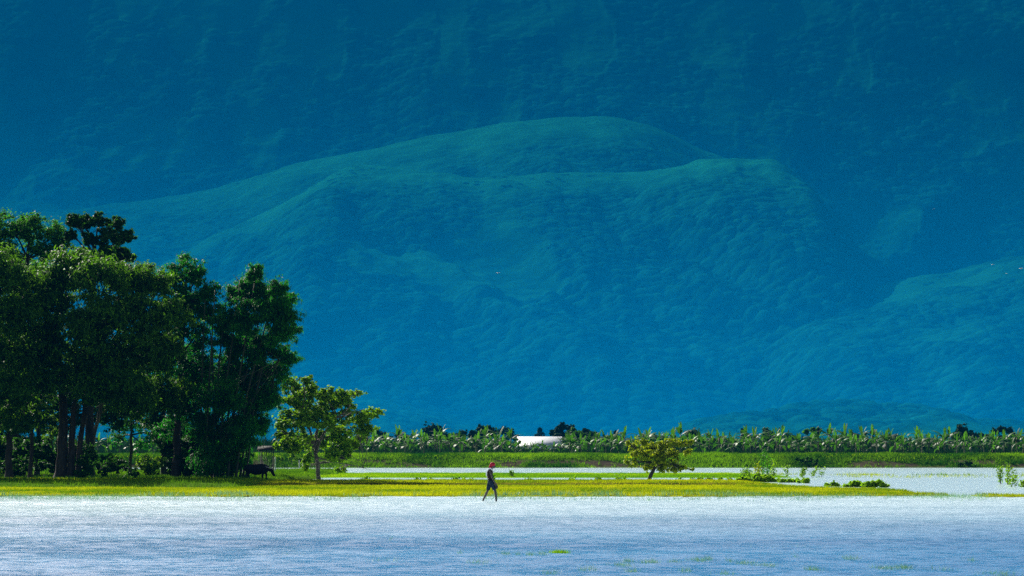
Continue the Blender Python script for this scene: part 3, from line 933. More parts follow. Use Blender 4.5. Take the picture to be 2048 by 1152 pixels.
tag(blades('bank_grass', 170000, (-48, 36), (133, 212), acc_bank, (.05, .14), (.02, .045), M['blade_olive'], 1),
    'olive yellow grass covering the near bank', 'grass')
tag(blades('bund_grass', 26000, (-48, 18), (174, 210), acc(lambda z, A, b, G, B, D: b, .5), (.06, .16), (.03, .06), M['blade_olive'], 2),
    'taller olive grass along the low ridge at the back of the bank', 'grass')
tag(blades('field_grass', 90000, (-26, 27), (228, 270), acc(lambda z, A, b, G, B, D: B * (1 - G)), (.06, .17), (.03, .06), M['blade_lime'], 3),
    'bright lime grass strip between the two bands of water', 'grass')
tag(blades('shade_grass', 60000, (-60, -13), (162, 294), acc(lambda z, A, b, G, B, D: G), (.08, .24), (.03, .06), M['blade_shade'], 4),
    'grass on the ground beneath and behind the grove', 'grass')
tag(blades('dyke_crest_grass', 9000, (-75, 78), (355.5, 362), lambda x, y, rs: fbm(x / 5, y / 5, 3, 99) > .40, (.12, .35), (.05, .11), M['blade_lime'], 17),
    'bright grass along the crest of the dyke', 'grass')
tag(blades('dyke_grass', 60000, (-70, 75), (347, 366), acc_dyke, (.15, .5), (.05, .12), M['blade_dyke'], 5),
    'rough green grass and weeds covering the dyke below the banana plants', 'grass')


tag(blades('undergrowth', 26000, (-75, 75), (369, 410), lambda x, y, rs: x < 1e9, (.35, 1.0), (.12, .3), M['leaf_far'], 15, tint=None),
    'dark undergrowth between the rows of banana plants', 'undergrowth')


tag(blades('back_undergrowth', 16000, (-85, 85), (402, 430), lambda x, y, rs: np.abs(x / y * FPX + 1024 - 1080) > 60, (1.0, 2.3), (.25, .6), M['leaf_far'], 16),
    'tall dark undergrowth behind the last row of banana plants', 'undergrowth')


def acc_edge(x, y, rs):
    n = fbm(x / 4, y / 4, 3, 77)
    e = (y > 124) & (y < 142) & (rs.uniform(0, 1, len(x)) < sm(126, 141, y) * .5 * sm(.35, .6, n)) & (x < 22)
    return e


tag(blades('flooded_grass', 60000, (-48, 23), (124, 143), acc_edge, (.14, .28), (.015, .03), M['blade_water'], 6, zoff=0, tuft=2),
    'thin blue-green grass standing in the water along the edge of the near bank', 'grass')


WATER_TUFTS = [(1010, 1108, 14, 50), (1035, 1109, 5, 14), (1060, 1110, 8, 30), (1085, 1108, 12, 40), (1255, 1122, 10, 30), (1300, 1125, 20, 80), (1345, 1124, 14, 30), (1398, 1121, 20, 90),
               (1416, 1117, 7, 30), (1460, 1122, 10, 16), (1490, 1127, 22, 60), (1530, 1132, 20, 70), (1592, 1115, 4, 10), (1700, 1117, 18, 60), (1625, 1139, 16, 60), (1770, 1137, 26, 100),
               (1805, 1136, 16, 90), (960, 1125, 24, 40), (1175, 1139, 18, 40), (1240, 1131, 26, 60), (1265, 1143, 14, 40), (1940, 1120, 12, 20), (2000, 1148, 40, 70), (782, 1078, 3, 8),
               (920, 1106, 6, 10), (1100, 1146, 20, 30), (1370, 1141, 16, 30), (1450, 1148, 20, 30), (760, 1120, 30, 12), (560, 1110, 60, 10), (1560, 1095, 60, 10), (1880, 1138, 30, 20)]


def water_tufts():
    rs = np.random.default_rng(77)
    V = []; T = []
    for px, py, wpx, n in WATER_TUFTS:
        d = 13500 / (py - 897)
        cx = (px - 1024) / FPX * d
        m = n * 2
        x = cx + rs.normal(0, .55, m) * wpx / FPX * d; y = d + rs.normal(0, .35, m)
        h = rs.uniform(.03, .11, m); a = rs.uniform(0, 2 * np.pi, m); wd = rs.uniform(.005, .011, m)
        b = np.column_stack([np.cos(a) * wd * .5, np.sin(a) * wd * .5, np.zeros(m)])
        P = np.column_stack([x, y, np.full(m, -.015)])
        tip = P + np.column_stack([rs.normal(0, .5, m) * h, rs.normal(0, .5, m) * h, h + .015])
        V.append(np.stack([P - b, P + b, tip], 1).reshape(-1, 3)); T.append(np.repeat(rs.uniform(0, 1, m), 3))
    V = np.vstack(V)
    o = mesh_np('water_grass', V, np.arange(len(V)).reshape(-1, 3), M['blade_water'], attrs={'tint': np.concatenate(T)})
    tag(o, 'sparse grass blades poking out of the open water in the foreground', 'grass', None, 'stuff')


water_tufts()


def acc_line(x, y, rs):
    n = fbm(x / 3, y / 3, 3, 87)
    line = np.abs(y - (258 - (x - 22) * .5)) < 2.2 + 5 * (n - .4)
    return line & (rs.uniform(0, 1, len(x)) < .8 * sm(.3, .6, n)) | ((np.abs(y - 238 + (n - .5) * 16) < 5) & (x > 26) & (rs.uniform(0, 1, len(x)) < .25 * sm(.45, .6, n)))


tag(blades('reed_line', 16000, (20, 50), (225, 275), acc_line, (.12, .35), (.02, .05), M['blade_olive'], 8, zoff=.05, tuft=2),
    'broken line of reeds standing in the open water on the right', 'grass')


def acc_tuft(x, y, rs):
    return ((x - 1.02 - rs.normal(0, .0, len(x))) ** 2 / .16 ** 2 + (y - 65) ** 2 / .5 ** 2 < rs.uniform(0, 1, len(x)) ** 2 * 2)


o = blades('grass_tuft', 2600, (.6, 1.5), (64.2, 65.8), acc_tuft, (.04, .10), (.008, .016), M['blade_lime'], 9, zoff=.06, tuft=2)
tag(o, 'small lime grass tuft on a hummock in the open water of the foreground', 'grass tuft')
del o['kind']


# ------------------------------------------------------------------ banana plants
def banana_proto(i):
    rs = np.random.default_rng(1300 + i)
    h = rs.uniform(1.4, 1.95)
    root = empty('banana_plant', (0, 0, 0), '-', 'banana plant', 'banana plants in rows on the dyke')
    t = np.linspace(0, 1, 6)
    pts = np.column_stack([rs.normal(0, .1) * t, rs.normal(0, .08) * t, -.1 + (h + .1) * t])
    sb = MB(); sb.tube(pts, np.linspace(.10, .06, 6), 8)
    sb.build('stem', M['banana_stem'], root, smooth=True)
    V = []; F = []; T = []; n = 0
    nl = rs.integers(8, 11)
    for k in range(nl):
        a = k * 2.4 + rs.normal(0, .3)
        young = k >= nl - 2
        L = rs.uniform(1.4, 2.1) * (.8 if young else 1); Wd = rs.uniform(.45, .65) * (.55 if young else 1)
        e0 = R(rs.uniform(72, 86)) if young else R(rs.uniform(20, 70) if k > 1 else rs.uniform(-10, 30))
        bend = rs.uniform(.2, .6) if young else rs.uniform(1.2, 2.3)
        m = 9
        s = np.linspace(0, 1, m)
        el = e0 - bend * s ** 1.3
        dr = np.cos(el) * L / m; dz = np.sin(el) * L / m
        r = np.concatenate([[0], np.cumsum(dr)[:-1]]); z = pts[-1, 2] - .1 - (.25 if k < 2 else 0) + np.concatenate([[0], np.cumsum(dz)[:-1]])
        wv = Wd * np.clip(np.sin(np.pi * (s * .9 + .06)) ** .6, .02, 1) * np.where(s < .18, .15, 1)
        cx, sx = math.cos(a), math.sin(a)
        C = np.column_stack([pts[-1, 0] + cx * r, pts[-1, 1] + sx * r, z])
        side = np.array([-sx, cx, 0])
        tear = 1 - rs.uniform(0, .45, m) * (rs.uniform(0, 1, m) < .4)
        vee = rs.uniform(-.35, .25)
        Lf = C + side * (wv * .5 * tear)[:, None] + np.array([0, 0, 1]) * (wv * .5 * vee)[:, None]
        Rt = C - side * (wv * .5 * tear[::-1])[:, None] + np.array([0, 0, 1]) * (wv * .5 * vee)[:, None]
        V.append(np.vstack([Lf, C, Rt]))
        for j in range(m - 1):
            if rs.uniform() > .08 or j < 2: F.append((n + j, n + j + 1, n + m + j + 1, n + m + j))
            if rs.uniform() > .08 or j < 2: F.append((n + m + j, n + m + j + 1, n + 2 * m + j + 1, n + 2 * m + j))
        n += 3 * m
        T.append(np.full(3 * m, np.clip(rs.normal(.85 if young else .4, .25), 0, 1)))
    mesh_np('leaves', np.vstack(V), np.array(F), M['leaf_banana'], root, attrs={'tint': np.concatenate(T)})
    return root


def copy_tree(o, loc, rz, sc, label):
    r = o.copy(); COL.objects.link(r)
    r.location = loc; r.rotation_euler = (0, 0, rz); r.scale = (sc, sc, sc)
    r['label'] = label
    for ch in o.children:
        c = ch.copy(); COL.objects.link(c); c.parent = r
    return r


protos = [banana_proto(i) for i in range(7)]
rb = np.random.default_rng(33)
spots = [(px, 372 + rb.normal(0, 3), rb.uniform(.85, 1.1)) for px in np.arange(130, 370, 22)]
for row, (Y, step, s0) in enumerate([(366, 28, .92), (375, 21, 1.06), (386, 21, 1.16), (398, 24, 1.26)]):
    px = (560 if row else 690) + rb.uniform(0, 10)
    while px < 2085:
        k = s0 * rb.uniform(.78, 1.14)
        if 1030 < px < 1128: k = min(k, rb.uniform(.55, .78))
        spots.append((px, Y + rb.normal(0, 1.6), k))
        px += step * rb.uniform(.55, 1.45)
print('bananas', len(spots))
LB = 'banana plant with arching torn leaves in the dense rows on the dyke'
for i, (px, Y, sc) in enumerate(spots[:298]):
    p = ground_at(px, Y)
    if i < len(protos):
        o = protos[i]; o.location = p; o.rotation_euler = (0, 0, rb.uniform(0, 6.28)); o.scale = (sc,) * 3; o['label'] = LB
    else:
        copy_tree(protos[int(rb.integers(0, len(protos)))], p, rb.uniform(0, 6.28), sc, LB)


# ------------------------------------------------------------------ trees beyond the bananas
def far_tree(label, px, d, clumps, n, leaf='leaf_far', seed=0, ls=(.6, .4)):
    rs = np.random.default_rng(seed + 2000)
    cl = pxclumps(clumps, d, rs, 1.0, .9, 3.0)
    g = ground_at(px, d)
    top = max(c[2] for c in cl)
    make_tree('distant_tree', label, 'tree', g, [[(g.x, g.y, g.z - .3, .35), (g.x + .3, g.y, g.z + (top - g.z) * .55, .22)]], cl, n, M[leaf], M['bark_dark'], ls, .2, seed + 3000,
              group='trees beyond the banana plants')


far_tree('dark twin-topped tree above the bananas, second from the left of the white roof', 862, 640, [(858, 862, 13), (872, 858, 11), (866, 876, 16), (848, 874, 9), (882, 872, 9)], 2600, seed=1)
far_tree('low dark tree between two taller dark crowns left of the white roof', 908, 660, [(895, 874, 9), (912, 876, 10), (925, 868, 8)], 1800, seed=2)
far_tree('wide dark flat-topped tree left of the white roof', 968, 640, [(945, 872, 10), (960, 860, 9), (974, 858, 9), (985, 866, 9), (968, 876, 14)], 2600, seed=3)
far_tree('pale teal tree faded by haze just left of the white roof', 1012, 1100, [(1005, 864, 10), (1018, 868, 10), (1030, 876, 8), (1008, 880, 10)], 1500, seed=4, ls=(1.0, .7))
far_tree('small faded conical tree behind the white roof', 1082, 1100, [(1080, 862, 5), (1080, 872, 8), (1082, 884, 9)], 900, seed=5, ls=(1.0, .7))
far_tree('dark pointed tree rising behind the right end of the white roof', 1124, 600, [(1108, 866, 8), (1116, 862, 9), (1127, 854, 8), (1142, 860, 8), (1120, 876, 14)], 2600, seed=6)
far_tree('rounded green tree right of the white roof, before the dark pointed one', 1150, 560, [(1148, 868, 11), (1160, 874, 12), (1140, 880, 12)], 2200, 'leaf_deep', seed=7)
far_tree('dark round tree at the right end of the clump beside the white roof', 1178, 600, [(1170, 864, 9), (1182, 870, 9), (1192, 880, 8), (1176, 880, 12)], 2000, seed=8)
far_tree('dim low tree just right of the small yellow-green tree', 762, 660, [(750, 866, 9), (765, 872, 9), (775, 880, 8)], 1400, seed=9)
far_tree('small dark round tree between the grove and the wide banana rows', 805, 660, [(800, 874, 7), (810, 878, 8)], 900, seed=10)
far_tree('green tree peeping over the bananas left of the golden tree', 1235, 700, [(1232, 868, 5), (1236, 878, 9)], 900, seed=11)
far_tree('green tree behind the top of the golden tree', 1312, 640, [(1305, 878, 8), (1320, 880, 9)], 1000, 'leaf_deep', seed=12)
far_tree('feathery dark tree above the bananas right of the golden tree', 1385, 520, [(1375, 868, 7), (1388, 864, 8), (1396, 872, 8), (1384, 880, 10)], 1500, 'leaf_deep', seed=13, ls=(.6, .15))
far_tree('dark narrow tree over the bananas, midway between golden tree and lime crown', 1492, 640, [(1488, 864, 6), (1492, 874, 8), (1500, 880, 9)], 1300, seed=14)
far_tree('green spiky-topped tree over the bananas, above the upright weeds', 1536, 640, [(1532, 862, 6), (1540, 868, 7), (1530, 878, 10), (1548, 880, 8)], 1500, 'leaf_deep', seed=15)
far_tree('bright green flat-crowned tree above the bananas', 1628, 620, [(1612, 864, 6), (1626, 860, 7), (1638, 862, 6), (1628, 876, 10)], 1400, 'leaf_bright', seed=16)
far_tree('thin hazy tree above the right half of the banana rows', 1708, 900, [(1706, 870, 7), (1712, 880, 9)], 900, seed=17, ls=(.9, .6))
far_tree('big dark dome-shaped tree above the bananas at right', 1930, 560, [(1926, 862, 11), (1915, 872, 10), (1940, 870, 11), (1928, 880, 15), (1948, 880, 8)], 3200, seed=18)
far_tree('umbrella-shaped dark tree at the right edge above the bananas', 2005, 640, [(1990, 864, 7), (2004, 860, 8), (2018, 862, 7), (2026, 870, 6), (2000, 878, 7)], 1700, seed=19)
far_tree('dim green tree between the dome-shaped and the umbrella-shaped trees', 1968, 760, [(1960, 876, 8), (1975, 880, 8)], 900, seed=20, ls=(.8, .5))
far_tree('faded tree low behind the bananas left of the bright flat crown', 1580, 900, [(1576, 876, 8), (1590, 880, 8)], 800, seed=21, ls=(.9, .6))
far_tree('faded tree low behind the bananas in the middle of the right half', 1780, 900, [(1770, 878, 8), (1790, 880, 9)], 800, seed=22, ls=(.9, .6))


# ------------------------------------------------------------------ white-roofed shed
def build_shed():
    d = 428
    a = at(1034, 873, d); b = at(1124, 874, d)
    g = gz(a.x, d)
    cx = (a.x + b.x) / 2; L = (b.x - a.x) / 2
    root = empty('shed', (cx, d, g), 'long low shed with a pale white metal roof behind the banana plants', 'shed')
    zr = a.z - g; ze = zr - 1.75
    rm, t, bs = new_mat('white_sheet_roof')
    tc = t.nodes.new('ShaderNodeTexCoord'); wv = t.nodes.new('ShaderNodeTexWave'); wv.inputs['Scale'].default_value = 3
    t.links.new(tc.outputs['Object'], wv.inputs['Vector'])
    bp = t.nodes.new('ShaderNodeBump'); bp.inputs['Strength'].default_value = .08; bp.inputs['Distance'].default_value = .02
    t.links.new(wv.outputs['Fac'], bp.inputs['Height']); t.links.new(bp.outputs[0], bs.inputs['Normal'])
    bs.inputs['Base Color'].default_value = (.35, .37, .385, 1); bs.inputs['Roughness'].default_value = .6
    # two gently sloping sheets with thickness
    mb = MB()
    hd = 2.6
    for s in (-1, 1):
        v = []
        for (y, z) in ((0, zr), (s * hd, ze)):
            e = .0 if y == 0 else .0
            for x in (-L - e, L + e):
                v += [(x, y, z), (x, y, z - .07)]
        mb.add(v, [(0, 2, 6, 4), (1, 5, 7, 3), (0, 4, 5, 1), (2, 3, 7, 6), (4, 6, 7, 5), (0, 1, 3, 2)])
    mb.build('roof', rm, root)
    wb = MB()
    for s in (-1, 1):
        wb.box((0, s * (hd - .35), (ze - .1) / 2), (L - .3, .06, (ze + .05) / 2))
        wb.box((s * (L - .3), 0, (ze - .1) / 2), (.06, hd - .45, (ze + .05) / 2))
    wb.build('wall', noise_mat('pale_wall', (.4, .45, .45), (.6, .62, .6), 1.5, .8), root)


build_shed()


# ------------------------------------------------------------------ bamboo shelter and fence posts behind the buffalo
def build_shelter():
    d = 232
    g = ground_at(533, d)
    root = empty('bamboo_shelter', g, 'small dark shelter of upright bamboo poles in the shade beside the buffalo', 'shelter')
    top = at(533, 899, d).z - g.z
    wood = noise_mat('old_bamboo', (.03, .028, .025), (.09, .085, .075), 5, .8, .2, 0, (1, 1, .3))
    rs = np.random.default_rng(4)
    for k, x in enumerate(np.linspace(-.55, .5, 9)):
        mb = MB(); mb.tube([(x, rs.normal(0, .05), -.1), (x + rs.normal(0, .03), 0, top * rs.uniform(.93, 1.0))], [.03, .026], 7)
        mb.build('post', wood, root, True)
    for k, x in enumerate((-.5, .45)):
        mb = MB(); mb.tube([(x, 1.5, -.1), (x, 1.5, top)], [.04, .035], 7); mb.build('post', wood, root, True)
    mb = MB()
    for z in (.35, .9): mb.tube([(-.6, -.03, top * z), (.55, -.03, top * z)], [.022, .022], 6)
    mb.build('rail', wood, root, True)
    mb = MB()
    V = []
    for (y, z) in ((-.35, top - .02), (.75, top + .28), (1.8, top + .02)):
        for x in (-.68, .62): V += [(x, y, z), (x, y, z - .05)]
    mb.add(V, [(0, 2, 6, 4), (1, 5, 7, 3), (0, 1, 3, 2), (0, 4, 5, 1), (2, 3, 7, 6), (4, 6, 10, 8), (5, 9, 11, 7), (8, 10, 11, 9), (4, 8, 9, 5), (6, 7, 11, 10)])
    mb.build('roof', noise_mat('thatch', (.01, .009, .008), (.03, .028, .024), 6, .9), root)


build_shelter()
pm = noise_mat('weathered_post', (.35, .34, .3), (.55, .54, .5), 6, .8)
for px, py0, d, lab in ((551, 914, 262, 'pale fence post nearest the bamboo shelter at the edge of the lime strip'),
                        (599, 920, 286, 'left one of two pale fence posts close together behind the small yellow-green tree'),
                        (606, 916, 287, 'right one of two pale fence posts close together behind the small yellow-green tree')):
    g = ground_at(px, d); h = max(at(px, py0, d).z - g.z, .5)
    mb = MB(); mb.tube([(0, 0, -.2), (.02, 0, h * .5), (.01, 0, h - .03), (.01, 0, h)], [.055, .05, .045, .02], 8)
    o = mb.build('fence_post', pm, None, True); o.location = g
    tag(o, lab, 'fence post', 'fence posts at the lime strip')


# ------------------------------------------------------------------ bodies: overlapping tapered shapes fused into one skin
class Body(MB):
    def ball(s, c, r): s.add(*sphere(c, r))
    def chain(s, pts, n=12):
        """pts: (x,y,z,r) tapered limb with round joints"""
        P = np.array(pts, float)
        t = np.linspace(0, 1, len(P)); tt = np.linspace(0, 1, (len(P) - 1) * 4 + 1)
        Q = np.column_stack([np.interp(tt, t, P[:, k]) for k in range(4)])
        s.tube(Q[:, :3], Q[:, 3], n)
        for p in (P[0], P[-1]): s.ball(p[:3], p[3])
    def fuse(s, name, mat, parent, voxel, smooth=6):
        o = s.build(name, mat)
        m = o.modifiers.new('r', 'REMESH'); m.mode = 'VOXEL'; m.voxel_size = voxel; m.use_smooth_shade = True
        k = o.modifiers.new('s', 'SMOOTH'); k.iterations = smooth; k.factor = .5
        dg = bpy.context.evaluated_depsgraph_get()
        me = bpy.data.meshes.new_from_object(o.evaluated_get(dg))
        old = o.data; o.modifiers.clear(); o.data = me; me.name = name
        bpy.data.meshes.remove(old)
        for p in me.polygons: p.use_smooth = True
        o.parent = parent
        return o


def hand(b, wrist, direc, side, curl, s=1.0):
    """Palm, four fingers of unequal length and a thumb. direc: along the hand, side: towards the thumb, curl: palm-ward."""
    wv = np.array(wrist, float); dv = np.array(direc, float); dv /= np.linalg.norm(dv)
    sv_ = np.array(side, float); sv_ -= dv * sv_.dot(dv); sv_ /= np.linalg.norm(sv_)
    cv = np.array(curl, float); cv -= dv * cv.dot(dv) + sv_ * cv.dot(sv_); cv /= np.linalg.norm(cv)
    for k in (-.024, -.008, .008, .024):
        b.chain([(*(wv + sv_ * k * .6), .016 * s), (*(wv + dv * .09 * s + sv_ * k * s), .013 * s)], 8)
    for k, L in ((.030, .072), (.010, .082), (-.010, .076), (-.030, .060)):
        p0 = wv + dv * .09 * s + sv_ * k * s
        p1 = p0 + (dv * .9 + cv * .35) * L * .45 * s
        p2 = p1 + (dv * .55 + cv * .8) * L * .32 * s
        p3 = p2 + (dv * .1 + cv) * L * .25 * s
        b.chain([(*p0, .0105 * s), (*p1, .0095 * s), (*p2, .0088 * s), (*p3, .0078 * s)], 7)
    t0 = wv + dv * .025 * s + sv_ * .028 * s
    t1 = t0 + (dv * .55 + sv_ * .8 + cv * .2) * .04 * s
    t2 = t1 + (dv * .8 + sv_ * .2 + cv * .5) * .032 * s
    b.chain([(*t0, .014 * s), (*t1, .012 * s), (*t2, .009 * s)], 7)


def build_person():
    base = at(981, 1001, 128.0); base.z = 0
    root = empty('person', base, 'person in red head cloth and dark shorts wading in the water, carrying a pouch', 'person')
    skin, t, b_ = new_mat('sun_dark_skin')
    b_.inputs['Base Color'].default_value = (.035, .018, .013, 1); b_.inputs['Roughness'].default_value = .42; b_.inputs['Specular IOR Level'].default_value = .55
    b = Body()
    # head, turned along +X and bowed a little
    hc = np.array([.105, 0, 1.525])
    b.ball(hc + [-.015, 0, .03], (.098, .076, .10)); b.ball(hc + [.02, 0, -.045], (.07, .06, .075)); b.ball(hc + [.05, 0, -.09], (.035, .035, .03))
    b.chain([(*(hc + [.082, 0, .01]), .011), (*(hc + [.102, 0, -.03]), .015)], 8)                    # nose
    for s in (-1, 1):
        b.ball(hc + [-.01, s * .077, -.015], (.02, .012, .032))                                       # ears
        b.ball(hc + [.068, s * .032, .022], (.014, .018, .012))                                       # brow
    b.ball(hc + [.078, 0, -.066], (.012, .026, .008)); b.ball(hc + [.076, 0, -.08], (.012, .023, .008))  # lips
    b.chain([(.015, 0, 1.36, .062), (.07, 0, 1.45, .055)])
    # trunk
    b.ball((-.02, 0, 1.24), (.115, .175, .14)); b.ball((-.01, 0, 1.10), (.105, .15, .16)); b.ball((0, 0, .96), (.095, .135, .13)); b.ball((0, 0, .84), (.105, .15, .12))
    b.chain([(-.02, -.15, 1.315, .06), (-.01, 0, 1.345, .065), (-.02, .15, 1.315, .06)])
    # legs: front one reaching forward, rear one pushing off
    b.chain([(.03, -.085, .82, .088), (.12, -.085, .62, .074), (.205, -.085, .41, .052), (.225, -.085, .28, .055), (.25, -.085, .0, .036)])
    b.chain([(.235, -.085, -.05, .036), (.305, -.088, -.075, .032), (.38, -.09, -.09, .022)])
    b.chain([(-.02, .085, .82, .088), (-.07, .085, .62, .073), (-.135, .085, .42, .052), (-.20, .085, .29, .053), (-.325, .085, .03, .036)])
    b.chain([(-.34, .085, -.01, .036), (-.29, .088, -.06, .03), (-.23, .09, -.09, .022)])
    # arms: near one (towards the camera) hanging forward, far one bent
    b.chain([(-.01, -.195, 1.295, .052), (.03, -.215, 1.15, .045), (.075, -.215, 1.0, .038), (.15, -.20, .86, .034), (.205, -.185, .765, .024)])
    hand(b, (.21, -.183, .755), (.35, 0, -.94), (.9, .3, .3), (-.4, .9, -.2))
    b.chain([(-.03, .195, 1.295, .052), (-.10, .225, 1.17, .045), (-.135, .22, 1.03, .038), (-.05, .20, .93, .034), (.03, .18, .87, .024)])
    hand(b, (.04, .178, .865), (.9, -.2, -.35), (.2, -.3, .9), (0, -.9, -.3))
    b.fuse('body', skin, root, .0085, 4)
    eb = MB()
    for s in (-1, 1): eb.add(*sphere(hc + [.083, s * .032, .004], .009, 8, 6))
    em, _, e_ = new_mat('eyes'); e_.inputs['Base Color'].default_value = (.02, .015, .012, 1); e_.inputs['Roughness'].default_value = .2
    eb.build('eyes', em, root, True)
    # red head cloth: wrapped over the skull, tail hanging on the neck
    b = Body()
    b.ball(hc + [-.022, 0, .045], (.118, .095, .102)); b.chain([(*(hc + [-.10, 0, .01]), .05), (*(hc + [-.135, 0, -.06]), .045), (*(hc + [-.13, 0, -.13]), .03)])
    for s in (-1, 1): b.chain([(*(hc + [-.02, s * .075, .02]), .03), (*(hc + [-.07, s * .07, -.06]), .028)])
    b.ball(hc + [.06, 0, .065], (.05, .07, .028))
    red = noise_mat('red_cloth', (.26, .004, .02), (.42, .008, .03), 14, .75, .25)
    b.fuse('head_cloth', red, root, .010, 4)
    # loose sleeveless shirt
    b = Body()
    b.ball((-.022, 0, 1.235), (.128, .188, .145)); b.ball((-.01, 0, 1.09), (.118, .163, .17)); b.ball((0, 0, .955), (.108, .148, .12))
    b.chain([(-.02, -.145, 1.315, .066), (-.015, 0, 1.335, .072), (-.02, .145, 1.315, .066)])
    shirt = noise_mat('dark_shirt', (.012, .007, .009), (.03, .017, .02), 9, .9, .05)
    b.fuse('shirt', shirt, root, .010, 4)
    # pale towel over the near shoulder
    b = Body()
    for k in np.linspace(-.025, .025, 4):
        b.chain([(-.175, -.11 + k, 1.10, .022), (-.165, -.125 + k, 1.26, .024), (-.09, -.14 + k, 1.385, .026), (.0, -.14 + k, 1.405, .026), (.10, -.13 + k, 1.32, .024), (.13, -.12 + k, 1.22, .018)], 8)
    b.fuse('towel', noise_mat('pale_towel', (.7, .66, .66), (.85, .8, .8), 12, .9), root, .009, 3)
    # knee-length shorts
    b = Body()
    b.ball((0, 0, .85), (.12, .165, .12)); b.chain([(-.0, -.0, .95, .11), (0, 0, .90, .115)])
    b.chain([(.03, -.088, .83, .105), (.10, -.088, .67, .100), (.150, -.088, .555, .088)]); b.chain([(-.02, .088, .83, .105), (-.06, .088, .67, .100), (-.095, .088, .545, .088)])
    b.fuse('shorts', noise_mat('navy_shorts', (.007, .013, .026), (.022, .036, .06), 8, .9, .05), root, .010, 4)
    pb = Body(); bx, by, bz = base
    pb.ball((.262, -.165, .625), (.062, .05, .068)); pb.ball((.26, -.165, .575), (.058, .048, .04)); pb.chain([(.258, -.168, .69, .022), (.25, -.172, .715, .012)])
    o = pb.fuse('pouch', noise_mat('dark_pouch', (.02, .015, .012), (.05, .04, .03), 10, .7), None, .009, 3)
    o.location = base
    tag(o, 'dark round pouch hanging from the hand of the wading person', 'pouch')


build_person()


def build_buffalo():
    d = 194.5
    g = ground_at(518, d)
    root = empty('water_buffalo', g, 'black water buffalo grazing with lowered head beside the bamboo clump', 'buffalo')
    hide, t, b_ = new_mat('buffalo_hide')
    b_.inputs['Base Color'].default_value = (.006, .005, .007, 1); b_.inputs['Roughness'].default_value = .75; b_.inputs['Specular IOR Level'].default_value = .1
    b = Body()
    b.ball((-.55, 0, .82), (.36, .30, .39)); b.ball((-.12, 0, .75), (.53, .37, .44)); b.ball((.28, 0, .80), (.38, .31, .42)); b.ball((.10, 0, 1.08), (.30, .13, .15))
    b.ball((-.70, 0, 1.0), (.20, .20, .16)); b.ball((-.15, 0, 1.02), (.55, .19, .17))
    b.chain([(.42, 0, .92, .24), (.62, 0, .82, .19), (.78, 0, .74, .15)])
    b.chain([(.78, 0, .76, .145), (.86, 0, .62, .13), (.95, 0, .42, .095), (1.00, 0, .31, .088), (1.01, 0, .27, .08)])
    for s in (-1, 1):
        b.chain([(.74, s * .10, .76, .05), (.66, s * .24, .73, .05), (.60, s * .30, .69, .03)], 9)       # ears
        f = .05 * s
        b.chain([(.36 + f, s * .17, .72, .15), (.37 + f * 1.6, s * .17, .48, .085), (.385 + f * 2, s * .17, .36, .075), (.375 + f * 2.4, s * .17, .12, .05), (.39 + f * 2.4, s * .17, .05, .068), (.40 + f * 2.4, s * .17, .0, .075)])
        b.chain([(-.60 + f, s * .17, .82, .21), (-.57 - f, s * .18, .58, .125), (-.70 - f, s * .18, .40, .07), (-.66 - f * 1.6, s * .18, .14, .05), (-.64 - f * 1.6, s * .18, .05, .068), (-.63 - f * 1.6, s * .18, .0, .075)])
    b.fuse('body', hide, root, .022, 5)
    root.scale = (1, 1, .80)
    tb = Body(); tb.chain([(-.87, 0, 1.02, .035), (-.95, 0, .85, .026), (-.95, .02, .6, .02), (-.93, .02, .44, .018), (-.93, .02, .32, .035), (-.93, .02, .24, .012)])
    tb.fuse('tail', hide, root, .012, 2)
    hm = noise_mat('horn', (.16, .15, .14), (.34, .32, .3), 6, .45, .5)
    for s in (-1, 1):
        hb = MB(); t = np.linspace(0, 1, 9)
        a = t * 1.9
        hb.tube(np.column_stack([.80 - .34 * (1 - np.cos(a)) * .75, s * (.09 + .30 * np.sin(a)), .85 + .14 * t - .02 * np.sin(a * 2)]), np.linspace(.055, .012, 9), 9)
        hb.build('horn', hm, root, True)


build_buffalo()


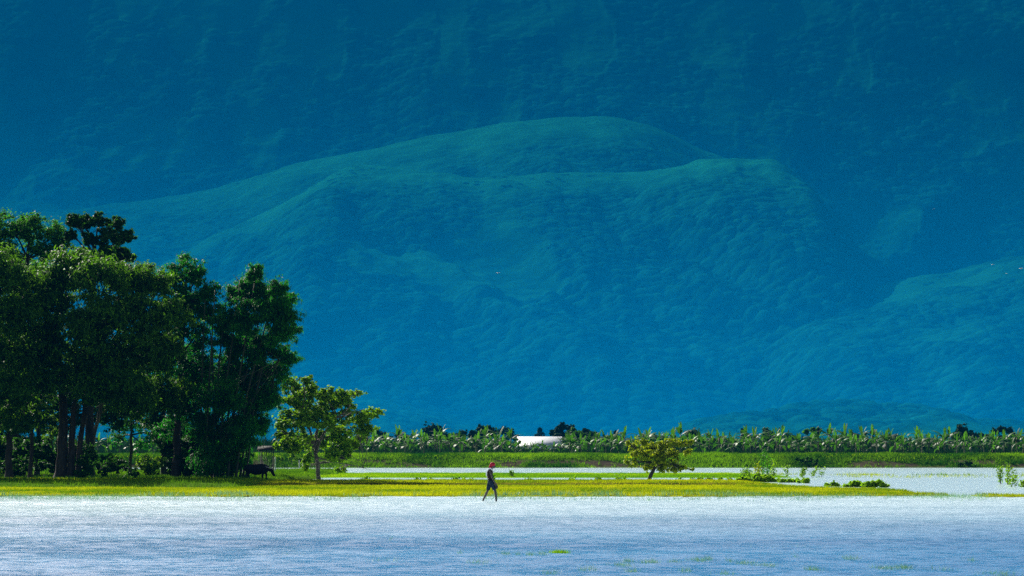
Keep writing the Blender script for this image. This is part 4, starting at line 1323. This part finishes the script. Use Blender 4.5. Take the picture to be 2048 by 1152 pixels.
# ------------------------------------------------------------------ birds
def egret(px, py, d, label, span, flap, rz, bank=0):
    p = at(px, py, d)
    root = empty('egret', p, label, 'bird', 'white birds flying before the mountain')
    wm, t, b_ = M.get('feather') or new_mat('white_feather')
    M['feather'] = (wm, t, b_)
    b_.inputs['Base Color'].default_value = (.8, .8, .78, 1); b_.inputs['Roughness'].default_value = .8
    b = Body()
    b.ball((0, 0, 0), (.20, .065, .065)); b.chain([(.14, 0, .02, .045), (.24, 0, .06, .032), (.28, 0, .03, .03)], 8); b.ball((.30, 0, .035), (.05, .028, .028))
    b.chain([(-.16, 0, 0, .04), (-.30, 0, -.005, .02)], 8); b.chain([(-.28, .015, -.01, .009), (-.48, .015, -.02, .006)], 6); b.chain([(.34, 0, .03, .01), (.42, 0, .02, .004)], 6)
    b.build('body', wm, root, True)
    for s in (-1, 1):
        m = 8; u = np.linspace(0, 1, m)
        y = s * (.05 + span / 2 * u * np.cos(flap * u)); z = .03 + span / 2 * np.sin(flap * np.minimum(u, .5) * 2) * .35 - span / 2 * u ** 2 * np.sin(flap) * .75
        ch = .20 * (1 - u ** 2.5 * .85)
        V = []
        for k in range(m):
            V += [(.09 - u[k] * .05, y[k], z[k] + .012), (.09 - u[k] * .05 - ch[k], y[k], z[k] - .004), (.09 - u[k] * .05 - ch[k] * .5, y[k], z[k] - .012)]
        F = []
        for k in range(m - 1):
            a = 3 * k
            F += [(a, a + 3, a + 4, a + 1), (a + 1, a + 4, a + 5, a + 2), (a + 2, a + 5, a + 3, a)]
        mesh_np('wing', V, F, wm, root, True)
    root.rotation_euler = (bank, 0, rz)


egret(995, 546, 420, 'white egret with arched wings flying before the middle of the mountain', .85, 1.0, R(80))
egret(2042, 537, 420, 'white egret gliding with level wings at the right edge of the photo', .8, .05, R(20), .1)
egret(1985, 529, 600, 'tiny white bird left of the gliding egret at the right edge', .7, .1, R(60), .1)
egret(2013, 547, 800, 'tiny white bird just below and left of the gliding egret at the right edge', .8, .7, R(90))
egret(1868, 418, 800, 'tiny white bird highest of all, before the right side of the mountain', .8, .5, R(70))
